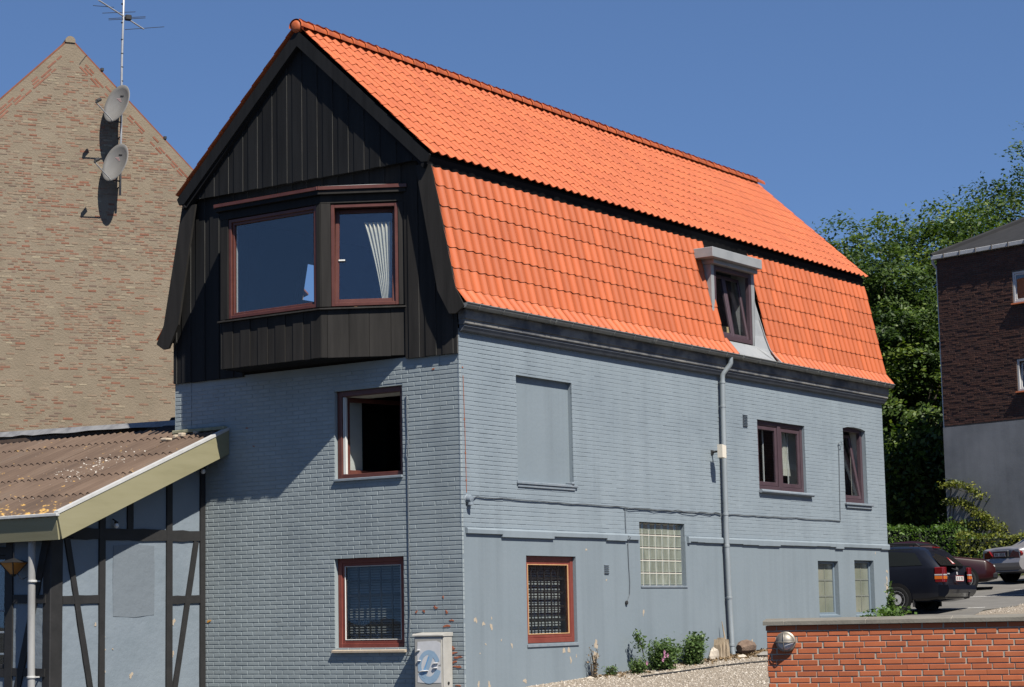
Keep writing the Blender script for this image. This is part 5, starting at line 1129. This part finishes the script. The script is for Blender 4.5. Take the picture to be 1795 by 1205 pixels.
# wagon: tail at local x=0
RLx, RLy = 18.79, .50
wx, wy = RLx+fy*.86, RLy-fx*.86
secs = [(.02, .10, .44, .34, .98, 1.40, .74, .79, .58), (.0, .06, .56, .30, .99, 1.45, .84, .84, .62), (.40, .40, .78, .24, .99, 1.475, .87, .865, .63), (1.45, 1.50, 1.62, .22, .98, 1.49, .87, .87, .64), (2.35, 2.35, 2.35, .20, .96, 1.485, .87, .87, .64), (3.15, 3.45, 2.85, .20, .95, 1.44, .87, .86, .60), (3.6, 3.62, 3.60, .22, .93, .98, .87, .84, .72), (4.3, 4.25, 4.2, .24, .78, .84, .84, .78, .6), (4.55, 4.52, 4.48, .30, .66, .72, .72, .66, .5)]
cg = 'cars parked in the car park'
wag, wb, gp = car('station_wagon', 'dark navy station wagon parked by the far corner of the painted house', wx, wy, az, M_navy, secs, [(1.10, .30, .915), (3.72, .30, .915)], 4.55, cg)
for s in (1, -1): gp(2, 3, s); gp(3, 4, s); gp(4, 5, s)
m = MB(); q = lambda y_, t: (.06+(.56-.06)*t-.018, y_*(.80+(.60-.80)*t), .99+(1.45-.99)*t+.006); m.add([q(-.93, .1), q(.93, .1), q(.97, .86), q(-.97, .86)], [(0, 1, 2, 3)]); obj('rear_window', m, M_dglass, wb)
for s in (1, -1):
    tl = empty if False else None
    m = MB(); m.cbox(.0, .20, s*.84-.03 if s > 0 else -.872, .872 if s > 0 else -.81, .66, 1.0, .015); lt = obj('tail_light', m, M_redlamp, wag); yy = (.70, .86) if s > 0 else (-.86, -.70)
    m = MB(); m.cbox(-.028, .03, yy[0], yy[1], .66, 1.0, .012); obj('red_lens', m, M_redlamp, lt); m = MB(); m.cbox(-.034, .02, yy[0]-.001, yy[1]+.003, .73, .80, .006); m.cbox(.02, .20, yy[0]+.1 if s > 0 else -.876, .876 if s > 0 else -.8, .73, .80, .006); obj('amber_lens', m, M_amblamp, lt)
    m = MB(); m.cbox(-.034, .02, yy[0]-.001, yy[1]+.003, .81, .845, .006); m.cbox(.02, .20, yy[0]+.1 if s > 0 else -.876, .876 if s > 0 else -.8, .81, .845, .006); obj('clear_lens', m, M_clearlamp, lt)
m = MB(); m.prism([(-.10, .42), (-.13, .50), (-.10, .60), (.12, .62), (.12, .36), (-.02, .34)], -.86, .86, lambda p, q_, t: (p, t, q_)); bp_ = obj('bumper', m, M_navy, wag)
plate(wag, -.008, -.12, .69, .48, .12, 'SU 50 942')
m = MB(); m.tube([(-.12, -.08, .30), (-.22, -.08, .33), (-.24, -.08, .42)], .022, 8); m.lathe([(.0, -.03), (.03, 0), (.0, .03)], (-.24, -.08, .44), (0, 0, 1), 10); obj('tow_bar', m, M_blackmetal, wag)
m = MB(); m.tube([(-.02, -.05, .93), (.0, .3, .97)], .012, 6); m.lathe([(.0, -.05), (.05, 0)], (.02, -.05, .96), (1, 0, 0), 8); obj('wiper', m, M_rubber, wag)
m = MB(); m.lathe([(.0, -.012), (.035, -.01), (.038, 0)], (.0, 0, .86), (1, 0, 0), 14); obj('badge', m, M_hub, wag)
m = MB(); m.cbox(-.006, .002, .46, .60, .84, .865, .003); obj('badge', m, M_hub, wag)
m = MB(); m.add([q(-.30, .55), q(-.12, .18), q(-.34, .20)], [(0, 1, 2)]); m.v = [(a-.01, b, c) for a, b, c in m.v]; obj('window_sticker', m, M_platered, wag); m = MB(); m.add([q(-.275, .42), q(-.17, .22), q(-.30, .22)], [(0, 1, 2)]); m.v = [(a-.014, b, c) for a, b, c in m.v]; obj('window_sticker', m, M_plate, wag)
m = MB(); m.cbox(.44, .50, -.16, .16, 1.445, 1.475, .006); obj('brake_light', m, M_redlamp, wag)
for s in (1, -1):
    m = MB(); m.tube([(.62, s*.60, 1.48), (.70, s*.60, 1.545), (1.6, s*.61, 1.56), (2.6, s*.61, 1.55), (2.75, s*.60, 1.47)], .018, 8)
    for xx in (1.25, 2.0): m.tube([(xx, s*.61, 1.48), (xx, s*.61, 1.55)], .016, 6)
    obj('roof_rail', m, M_blackmetal, wag)
    block('mud_flap', (.72, .75, s*.80-.06, s*.80+.06, .13, .42), M_rubber, wag, .006); block('door_handle', (1.62, 1.80, s*.878-.012, s*.878+.012, .83, .86), M_blackmetal, wag, .006)
    block('side_strip', (.95, 3.3, s*.875-.012, s*.875+.012, .55, .60), M_blackmetal, wag, .006); block('mirror', (2.95, 3.08, s*.98-.09, s*.98+.09, .98, 1.10), M_navy, wag, .03)
m = MB()
for yy in (.50, -.50): m.cbox(4.44, 4.56, yy-.16, yy+.16, .56, .68, .02); obj('headlight', m, M_clearlamp, wag); m = MB()
# maroon car, front to the right
az = R(-68); fx, fy = cos(az), sin(az); cx_, cy_ = 27.48-fx*2.1, 4.90-fy*2.1
secs2 = [(.05, .05, .10, .30, .85, .92, .70, .66, .5), (.15, .2, .25, .24, .90, .98, .80, .78, .6), (.9, .95, 1.05, .2, .92, 1.05, .83, .80, .62), (1.1, 1.15, 1.55, .2, .92, 1.36, .83, .81, .56), (2.0, 2.0, 2.0, .2, .91, 1.38, .83, .82, .57), (2.6, 2.9, 2.45, .2, .90, 1.33, .83, .81, .53), (3.0, 3.02, 3.0, .22, .90, .94, .83, .79, .66), (3.9, 3.9, 3.85, .24, .78, .83, .82, .76, .6), (4.15, 4.15, 4.1, .3, .62, .68, .70, .64, .5)]
mar, mb_, gp = car('hatchback_car', 'dark maroon car mostly hidden behind the navy station wagon', cx_, cy_, az, M_maroon, secs2, [(.75, .29, .875), (3.35, .30, .875)], 4.15, cg)
for s in (1, -1): gp(3, 4, s); gp(4, 5, s); block('headlight', (4.02, 4.14, s*.50-.15, s*.50+.15, .52, .66), M_clearlamp, mar, .02); block('mirror', (2.62, 2.74, s*.92-.08, s*.92+.08, .92, 1.03), M_maroon, mar, .03)
block('bumper', (4.05, 4.20, -.74, .74, .30, .46), M_blackmetal, mar, .03); block('tail_light', (.0, .1, .5, .74, .62, .8), M_redlamp, mar); block('tail_light', (.0, .1, -.74, -.5, .62, .8), M_redlamp, mar)
# silver saloon seen from behind
az = R(-30); fx, fy = cos(az), sin(az); rx, ry = 29.6, 2.78      # rear right corner
sx_, sy_ = rx-fy*.86, ry+fx*.86
secs3 = [(.10, .06, .07, .36, .84, .90, .66, .62, .50), (.0, .02, .12, .30, .90, .955, .80, .78, .66), (.55, .60, .66, .24, .95, .99, .87, .86, .70), (1.05, 1.0, 1.08, .22, .96, 1.01, .88, .87, .72), (1.12, 1.08, 1.75, .22, .96, 1.37, .88, .87, .55), (2.3, 2.3, 2.3, .22, .95, 1.41, .88, .87, .57), (3.0, 3.4, 2.85, .22, .94, 1.36, .88, .86, .53), (3.5, 3.52, 3.5, .24, .93, .97, .88, .84, .7), (4.4, 4.4, 4.35, .26, .80, .85, .84, .76, .58), (4.7, 4.7, 4.65, .32, .64, .7, .70, .62, .5)]
sil, sb_, gp = car('saloon_car', 'silver saloon with rounded boot seen from behind at the right edge', sx_, sy_, az, M_silver, secs3, [(1.0, .31, .925), (3.75, .31, .925)], 4.7, cg, dz=.05)
for s in (1, -1):
    gp(4, 5, s); gp(5, 6, s)
    m = MB(); m.prism([(.35*s, .70), (.78*s, .66), (.84*s, .78), (.76*s, .90), (.52*s, .88)], -.012, .06, lambda p, q_, t: (t+abs(p)*.06, p, q_)); lt = obj('tail_light', m, M_redlamp, sil)
    m = MB(); m.prism([(.62*s, .84), (.80*s, .82), (.76*s, .90), (.56*s, .885)], -.02, .0, lambda p, q_, t: (t+abs(p)*.06, p, q_)); obj('clear_lens', m, M_clearlamp, lt)
    block('mirror', (3.0, 3.13, s*.98-.09, s*.98+.09, .96, 1.08), M_silver, sil, .03); block('headlight', (4.5, 4.68, s*.5-.16, s*.5+.16, .55, .68), M_clearlamp, sil, .03)
m = MB(); q = lambda y_, t: (1.10+(1.75-1.08)*t-.02, y_*(.84+(.55-.84)*t), .985+(1.37-.985)*t+.012); m.add([q(-.92, .06), q(.92, .06), q(.96, .9), q(-.96, .9)], [(0, 1, 2, 3)]); obj('rear_window', m, M_dglass, sb_)
m = MB(); m.prism([(-.10, .44), (-.12, .54), (-.06, .66), (.15, .66), (.15, .36), (-.02, .34)], -.84, .84, lambda p, q_, t: (p+abs(t)**3*.10, t, q_)); obj('bumper', m, M_silver, sil)
block('plate_recess', (-.012, .05, -.32, .32, .69, .86), M_rubber, sil, .02); plate(sil, -.016, 0, .715, .50, .115, '86 205'); block('chrome_strip', (-.02, .0, -.36, .36, .865, .885), M_hub, sil, .004)

# ------------------------------------------------------------------ foliage
def leaves(name, cen, size, matl, parent=None, up=.5, outc=None, kind=None, label=None, cat=None, group=None, varb=None, asp=.55):
    """cen (n,3): one small folded leaf each, facing outwards and upwards at random"""
    n = len(cen); nr = rng.normal(size=(n, 3)); nr[:, 2] += up*2
    if outc is not None: d = cen-np.asarray(outc); nr += 1.2*d/np.maximum(1e-6, np.linalg.norm(d, axis=1))[:, None]
    nr /= np.linalg.norm(nr, axis=1)[:, None]
    t = rng.normal(size=(n, 3)); t -= nr*(t*nr).sum(1)[:, None]; t /= np.linalg.norm(t, axis=1)[:, None]; b = np.cross(nr, t)
    s = size*rng.uniform(.6, 1.3, n)[:, None]
    v = np.stack([cen-t*s*.5, cen+b*s*asp*.5-nr*s*.08, cen+t*s*.5-nr*s*.12, cen-b*s*asp*.5-nr*s*.08], 1).reshape(-1, 3)
    f = np.arange(4*n).reshape(-1, 4); var = rng.random(n) if varb is None else np.clip(varb+rng.normal(0, .22, n), 0, 1)
    return obj(name, (v, f), matl, parent, kind=kind, label=label, cat=cat, group=group, var=np.repeat(var, 4))
L_tree = leafmat('tree_leaf', (.012, .027, .005), (.060, .100, .014), .38, c3=(.125, .165, .028))
L_tree2 = leafmat('ash_leaf', (.016, .033, .007), (.066, .106, .021), .38, c3=(.12, .165, .038))
L_hedge = leafmat('hedge_leaf', (.018, .042, .008), (.078, .14, .024), .32, c3=(.13, .20, .04))
L_gold = leafmat('golden_leaf', (.035, .055, .009), (.16, .175, .028), .32, c3=(.30, .28, .055))
L_shrub = leafmat('shrub_leaf', (.03, .058, .016), (.10, .16, .045), .35, c3=(.17, .22, .08))
L_dry = leafmat('dry_leaf', (.09, .06, .03), (.2, .14, .075), .1)
M_bark = mat('bark', [(.035, .028, .02), (.07, .055, .042)], .95, 5, 8, .7, 20, stretch=(1, 1, .3), bdist=.03)
def tree(x, y, h, rad, lab, matl, ncl=170, per=130, seed=0, leaf=.19, base=.22, flat=.45):
    g = gz(x, y); r_ = np.random.default_rng(seed); rr = random.Random(seed)
    root = empty('tree', (x, y, g), lab, 'tree', 'trees behind the car park')
    m = MB(); top = h*.62; pts = [Vector((x+rr.uniform(-.25, .25)*i, y+rr.uniform(-.25, .25)*i, g-.3+top*i/6)) for i in range(7)]
    m.tube(pts, [.34*(1-.13*i)*h/14 for i in range(7)], 9)
    cl = []; zc = g+h*(base+1)/2; hz = h*(1-base)/2
    for i in range(ncl):
        d = r_.normal(size=3); d /= np.linalg.norm(d); q = r_.uniform(.35, 1.0)**.55
        lump = 1+.16*sin(3*atan2(d[1], d[0])+seed)+.10*sin(5*d[2]*2+seed*2)
        cl.append((x+d[0]*rad*q*lump, y+d[1]*rad*q*lump, zc+d[2]*hz*q*lump, q))
    for c in cl[::6]:
        a = pts[rr.randint(2, 6)]; mid = (a+Vector(c[:3]))/2+Vector((0, 0, -.25)); m.tube([a, mid, Vector(c[:3])], [.09, .05, .012], 5)
    obj('trunk', m, M_bark, root, smooth=True)
    C = []; B = []
    for cx, cy, cz, q in cl:
        n = int(per*r_.uniform(.6, 1.3)); s = rad*r_.uniform(.15, .26); e = r_.normal(size=(n, 3))*.55; ang = r_.uniform(0, 6.3)
        st = np.array((cos(ang), sin(ang), 0)); e += st*(e@st)[:, None]*.6
        e[:, 2] = e[:, 2]*flat - .18*(e[:, 0]**2+e[:, 1]**2); C.append(np.array((cx, cy, cz))+e*s); B.append(np.full(n, r_.uniform(.12, .92)))
    leaves('crown', np.concatenate(C), leaf, matl, root, .6, (x, y, zc), varb=np.concatenate(B))
def at(D, x, y):     # point at distance D along the line of sight of a photo position (used to list the trees)
    d = fw + rt*((x-897.5)/3580.2) - up*((y-602.5)/3580.2); return Vector(CAM)+d*D
for D, px, ptop, rad, lab, mt, sd in (
        (84, 1452, 392, 3.2, 'broad green tree rising just behind the far end of the orange roof', L_tree2, 1), (78, 1545, 440, 3.0, 'leafy tree between the orange roof and the brown flats', L_tree2, 2),
        (90, 1600, 405, 3.6, 'dark tree standing behind the leafy tree left of the brown flats', L_tree, 3), (86, 1690, 325, 4.4, 'tall tree with layered branches rising left above the grey felt roof', L_tree, 4),
        (92, 1800, 240, 4.8, 'tallest tree at the right edge above the grey felt roof', L_tree, 5), (74, 1610, 545, 2.3, 'low drooping tree with sunlit sprays beside the brown flats', L_tree, 6),
        (96, 1380, 395, 3.4, 'tree hidden for the most part behind the orange roof', L_tree2, 7)):
    p = at(D, px, ptop); g = gz(p.x, p.y); tree(p.x, p.y, p.z-g+.1, rad, lab, mt, seed=sd, ncl=210 if rad > 2.5 else 130, per=230, base=.10 if sd in (2, 3, 6) else .16)
def cluster(cs, n, r=None):
    out = []
    for (c, s, k) in cs: out.append(np.array(c)+np.random.default_rng(int(abs(c[0]*97+c[1]*31+c[2]*13))).normal(size=(k, 3))*np.array(s)*.5)
    return np.concatenate(out)
# dark thicket under the trees
cs = []
for i in range(90):
    D = random.uniform(70, 76); p = at(D, random.uniform(1500, 1665), random.uniform(760, 930)); cs.append(((p.x, p.y, p.z), (1.3, 1.3, .9), 130))
leaves('thicket', cluster(cs, 0), .24, L_tree, kind='stuff', up=.4)
# hedges: a solid dense core with a coat of leaves
def hedge(p, q, z0, z1, w_, lab, matl, n, leaf=.11, grp='clipped hedges round the car park'):
    d = Vector((q[0]-p[0], q[1]-p[1], 0)); l = d.length; d.normalize(); nn = Vector((d.y, -d.x, 0)); mid = ((p[0]+q[0])/2, (p[1]+q[1])/2, z0)
    root = empty('hedge', mid, lab, 'hedge', grp); m = MB(); k = 14
    vs = [(p[0]+d.x*l*i/k+nn.x*s*(w_/2-.1), p[1]+d.y*l*i/k+nn.y*s*(w_/2-.1), z) for i in range(k+1) for s, z in ((-1, z0-.4), (-1, z1-.10), (1, z1-.10), (1, z0-.4))]
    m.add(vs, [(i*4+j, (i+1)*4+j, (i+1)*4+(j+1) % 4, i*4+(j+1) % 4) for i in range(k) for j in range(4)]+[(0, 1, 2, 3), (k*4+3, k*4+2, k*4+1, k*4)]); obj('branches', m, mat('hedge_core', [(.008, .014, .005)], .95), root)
    u = rng.uniform(0, l, n); per = rng.uniform(0, (z1-z0)*2+w_, n); H = z1-z0
    a = np.where(per < H, w_/2, np.where(per < H+w_, w_/2-(per-H), -w_/2)); z = np.where(per < H, z0+per, np.where(per < H+w_, z1, z1-(per-H-w_)))
    wob = .09*np.sin(u*2.7)+.06*np.sin(u*6.1+z*3)+.05*np.sin(z*5+u); a = a*(1+.12*wob/.1*.3)+rng.normal(0, .05, n); z = z+np.where((per > H) & (per < H+w_), wob*.8, 0)+rng.normal(0, .04, n)
    e = rng.random(n) < .06; u = np.where(e, np.where(rng.random(n) < .5, 0, l)+rng.normal(0, .05, n), u); a = np.where(e, rng.uniform(-w_/2, w_/2, n), a)
    c = np.stack([p[0]+d.x*u+nn.x*a, p[1]+d.y*u+nn.y*a, z], 1); leaves('foliage', c, leaf, matl, root, .5, (mid[0], mid[1], (z0+z1)/2))
hedge((29.4, 9.7), (32.55, 6.05), gz(31, 8)-.1, 3.93, 1.0, 'clipped bright green hedge behind the navy station wagon', L_hedge, 9000)
hedge((34.6, 7.0), (36.2, 2.2), 2.3, 3.72, .9, 'dark leafy hedge along the grey concrete base behind the silver car', L_gold, 7000)
# climber on the concrete base
cp = empty('climbing_plant', (36.9, 7.0, 2.3), 'golden leaved climber with arching sprays on the grey concrete wall', 'climbing plant')
loc = lambda s, d, z: (37.508+s*cos(AZ)+d*sin(AZ), 8.137+s*sin(AZ)-d*cos(AZ), z)      # s along the wall, d out from it
cs = []
for (s0, z0, s1, z1, n) in ((.05, 5.45, 1.45, 5.02, 14), (.12, 4.95, 1.65, 4.25, 18), (.1, 4.2, 2.1, 3.95, 16), (1.2, 4.5, 2.15, 4.0, 8)):
    for i in range(n):
        t = i/(n-1); cs.append((loc(s0+(s1-s0)*t, .18+.12*sin(t*3), z0+(z1-z0)*t+.22*sin(t*pi)*(1 if z0 > 4.9 else .5)), (.22, .22, .13), 46))
c = cluster(cs, 0); leaves('foliage', c, .10, L_gold, cp, .6)
cs = []
for i in range(60): t = random.random(); cs.append((loc(-.1+2.1*t, .35+random.random()*.5, 2.6+(1.55-.55*abs(t-.35)*2)*random.random()**.7), (.45, .45, .3), 75))
leaves('foliage', cluster(cs, 0), .11, L_hedge, cp, .5)
m = MB()
for s0, z1, s1 in ((.1, 5.4, 1.4), (.2, 4.9, 1.6), (.3, 4.2, 1.9)): m.tube([loc(.05, .12, 2.3), loc(.08, .15, z1*.7), loc(s0+.2, .2, z1), loc(s1, .25, z1-.4)], [.03, .022, .014, .006], 5)
obj('stem', m, M_bark, cp)
sh_ = empty('shrub', (34.0, 5.3, 2.3), 'low rounded yellow green shrub between the maroon and silver cars', 'shrub')
cs = [((34.0+random.gauss(0, .55), 5.3+random.gauss(0, .8), 2.35+random.random()*.65), (.4, .4, .3), 60) for _ in range(45)]
leaves('foliage', cluster(cs, 0), .09, L_hedge, sh_, .6); m = MB(); m.tube([(34, 5.3, 2.2), (34.05, 5.25, 2.9)], [.03, .01], 5); obj('stem', m, M_bark, sh_)
# small red roofed house far behind the trees
rh = empty('red_roofed_house', at(104, 1610, 900), 'small house with orange tiled roof glimpsed behind the dark trees', 'house'); o_ = CEN[rh]
m = MB(); m.box(o_.x-3, o_.x+3, o_.y-3, o_.y+3, 2, o_.z+2.2); obj('wall', m, M_pale, rh); m = MB(); m.prism([(-3.4, o_.z+2.0), (3.4, o_.z+2.0), (0, o_.z+5.0)], o_.x-3.3, o_.x+3.3, lambda p, q_, t: (t, o_.y+p, q_)); obj('roof', m, M_orange, rh)

# ------------------------------------------------------------------ plants and litter at the foot of the long wall
def bush(name, x, y, w_, h, lab, n, matl=L_shrub, leaf=.055, group=None, cat='shrub', lean=0):
    g = gz(x, y); root = empty(name, (x, y, g), lab, cat, group); m = MB(); rr = random.Random(int(x*100)); cs = []
    for k in range(11):
        a = rr.uniform(0, 6.3); tip = Vector((x+w_*.42*cos(a)*rr.random()+lean, y-abs(w_*.3*sin(a))*rr.random(), g+h*rr.uniform(.45, 1))); b0 = Vector((x+rr.uniform(-.08, .08), y, g-.03))
        m.tube([b0, (b0+tip)/2+Vector((0, 0, .05)), tip], [.012, .009, .003], 5)
        for t in np.linspace(.25, 1, 6): p = b0.lerp(tip, t); cs.append((tuple(p), (w_*.22, w_*.18, h*.16), n//66))
    obj('stem', m, M_bark, root); leaves('foliage', cluster(cs, 0), leaf, matl, root, .7); return root
b_ = bush('mallow_bush', 5.0, -.30, .95, .50, 'green mallow bush with pink flowers left of the round drain hole', 3200, leaf=.062)
m = MB()
for k in range(7):
    c = Vector((4.75+random.gauss(0, .17), -.50-random.random()*.1, gz(4.8, -.4)+.14+random.random()*.18))
    for q_ in range(5): a = 2*pi*q_/5; m.add([c, c+Vector((cos(a-.4)*.03, -.008, sin(a-.4)*.03)), c+Vector((cos(a)*.042, -.012, sin(a)*.042)), c+Vector((cos(a+.4)*.03, -.008, sin(a+.4)*.03))], [(0, 1, 2, 3)])
obj('blossom', m, mat('pink_petal', [(.42, .18, .30)], .7), b_, kind='stuff')
cs = []; m = MB()
p0 = Vector((4.62, -.25, gz(4.5, 0)+.25)); p1 = Vector((4.48, -.22, gz(4.5, 0)+.58)); m.tube([p0, p0.lerp(p1, .5)+Vector((.03, 0, 0)), p1], [.01, .008, .004], 5); obj('stem', m, M_bark, b_)
leaves('foliage', cluster([(tuple(p0.lerp(p1, t)), (.12, .10, .10), 34) for t in (.4, .6, .8, .95, 1)], 0), .06, L_shrub, b_, .3)
bush('bush', 6.1, -.28, .72, .50, 'rounded green bush right of the round drain hole', 2900, leaf=.062)
bush('weed_tuft', 3.75, -.16, .40, .16, 'small tuft of green weeds left of the mallow bush', 420, leaf=.04, cat='weeds')
bush('weed_tuft', 4.30, -.30, .55, .26, 'spreading low weeds at the left foot of the mallow bush', 900, leaf=.045, cat='weeds')
bush('dry_weed', 3.30, -.12, .28, .45, 'withered dark weed stalk with a dry base against the plaster wall', 260, L_dry, .04, cat='weeds')
bush('laurel_bush', 12.55, -.75, 1.7, .58, 'glossy green bush growing between the leaded windows and the garden wall', 3400, L_hedge, .10)
bush('laurel_bush', 13.5, -.58, .30, .98, 'tall pale green sprig at the far corner of the painted house', 800, L_shrub, .10)
# stump, stalks, bark and stone round the pipe foot
M_bark2 = mat('split_wood', [(.16, .12, .08), (.32, .25, .17), (.40, .33, .24)], .95, 8, 8, .6, 40, stretch=(2, 2, .5), bdist=.01)
st = empty('tree_stump', (7.35, -.14, gz(7.35, 0)), 'splintered pale tree stump beside the foot of the downpipe', 'stump')
for k in range(9):
    x = 7.22+.035*k+random.uniform(-.02, .02); z = gz(x, 0); h = random.uniform(.15, .36); m = MB(); w_ = random.uniform(.02, .045)
    m.prism([(x-w_, z-.05), (x+w_, z-.05), (x+w_*.7, z+h*.8), (x+.005, z+h), (x-w_*.6, z+h*.7)], -.22-.05*random.random(), -.10, lambda p, q_, t: (p, t, q_)); obj('splinter', m, M_bark2, st)
m = MB(); m.tube([(7.62, -.12, gz(7.6, 0)-.02), (7.60, -.11, gz(7.6, 0)+.35), (7.57, -.08, gz(7.6, 0)+.62)], [.02, .016, .006], 6); obj('stalk', m, M_bark2, st)
lg = empty('broken_log', (8.22, -.2, gz(8.2, 0)), 'short broken brown log right of the downpipe foot', 'log')
m = MB(); z = gz(8.2, 0)+.11; m.tube([(7.98, -.18, z), (8.08, -.2, z+.02), (8.25, -.2, z+.03), (8.46, -.17, z+.02)], [.07, .12, .125, .10], 9); obj('wood', m, mat('log_bark', [(.10, .065, .045), (.2, .14, .10)], .95, 9, 8, .7, 30, bdist=.02), lg); m = MB(); m.tube([(8.46, -.17, z+.02), (8.52, -.16, z+.15)], [.03, .008], 5); obj('splinter', m, M_bark2, lg)
def stone(name, x, y, a, b, c, lab, matl, grp=None, cat='stone'):
    m = MB(); r_ = random.Random(int(x*1000)); vs = []
    for i in range(5):
        for j in range(8):
            t, f_ = pi*(i+.5)/5, 2*pi*j/8; k = r_.uniform(.8, 1.12); vs.append((x+a*sin(t)*cos(f_)*k, y+b*sin(t)*sin(f_)*k, gz(x, y)+c*.5+c*cos(t)*k))
    m.add(vs, [(i*8+j, i*8+(j+1) % 8, (i+1)*8+(j+1) % 8, (i+1)*8+j) for i in range(4) for j in range(8)]+[tuple(range(8)), tuple(range(32, 40))[::-1]]); return tag(obj(name, m, matl), lab, cat, grp)
M_stone = mat('grey_stone', [(.16, .15, .135), (.24, .225, .20)], .9, 9, 7, .4, 40, bdist=.01); M_pstone = mat('pale_stone', [(.36, .31, .24), (.46, .41, .34)], .9, 9, 7)
stone('stone', 8.15, -.62, .26, .12, .06, 'flat grey stone slab lying before the broken log', M_stone); stone('stone', 7.58, -.45, .10, .08, .05, 'small pale stone in front of the tree stump', M_pstone); stone('stone', 7.02, -.20, .13, .08, .15, 'rough pale stone at the left of the tree stump', M_pstone)
stone('stone', 3.1, -.18, .10, .05, .03, 'white pebble sized stone by the withered weed', M_pstone); stone('stone', 4.78, -.78, .11, .06, .03, 'white stone at the foot of the mallow bush', M_pstone)
# dry litter along the wall foot and loose gravel
cen = []
for k in range(1500):
    x = random.choice((random.uniform(3.2, 9.3), random.gauss(7.8, .8), random.gauss(8.6, .6))); y = -abs(random.gauss(0, .22))-.05; cen.append((x, y, gz(x, y)+.015+random.random()*.02))
leaves('dry_litter', np.array(cen), .07, L_dry, kind='stuff', up=1.0)
pv = np.array([(1, 0, 0), (-1, 0, 0), (0, 1, 0), (0, -1, 0), (0, 0, 1), (0, 0, -1.)]); pf = [(0, 2, 4), (2, 1, 4), (1, 3, 4), (3, 0, 4), (2, 0, 5), (1, 2, 5), (3, 1, 5), (0, 3, 5)]
npb = 22000; V = []; va = []
for k in range(npb):
    t = random.random(); 
    if k < 20000: x, y = random.uniform(.5, 11.0), -random.random()**1.3*4.2-.02
    else: x, y = random.uniform(19, 25), -random.random()*1.6-.12-.06*(max(0, 0))
    s = random.uniform(.008, .023); a = random.uniform(0, 6.3); ca, sa = cos(a)*s, sin(a)*s
    M3 = np.array(((ca*1.25, -sa, 0), (sa*1.25, ca, 0), (0, 0, s*.7))); V.append(pv@M3.T*rng.uniform(.8, 1.2)+np.array((x, y, gz(x, y)+s*.3))); va += [random.random()]*6
Vp = np.concatenate(V); Fp = (np.array(pf)[None]+6*np.arange(npb)[:, None, None]).reshape(-1, 3)
M_peb = mat('pebble', [(.85, .85, .85), (1.1, 1.1, 1.1)], .85, 30, 3, var=[(.17, .14, .105), (.31, .265, .21), (.21, .17, .125), (.42, .375, .315), (.26, .215, .165), (.55, .505, .44)])
obj('gravel', (Vp, Fp), M_peb, kind='stuff', var=va)
m = MB(); pts = []
for t in np.linspace(0, 1, 30):
    x = 3.7+5.2*t; y = -.75-1.9*t*t-.10*sin(t*7)+.45*t; pts.append((x, y, gz(x, y)+.02))
m.tube(pts, .014, 6); tag(obj('hose', m, M_rubber), 'thin black hose lying across the gravel below the bushes', 'hose')
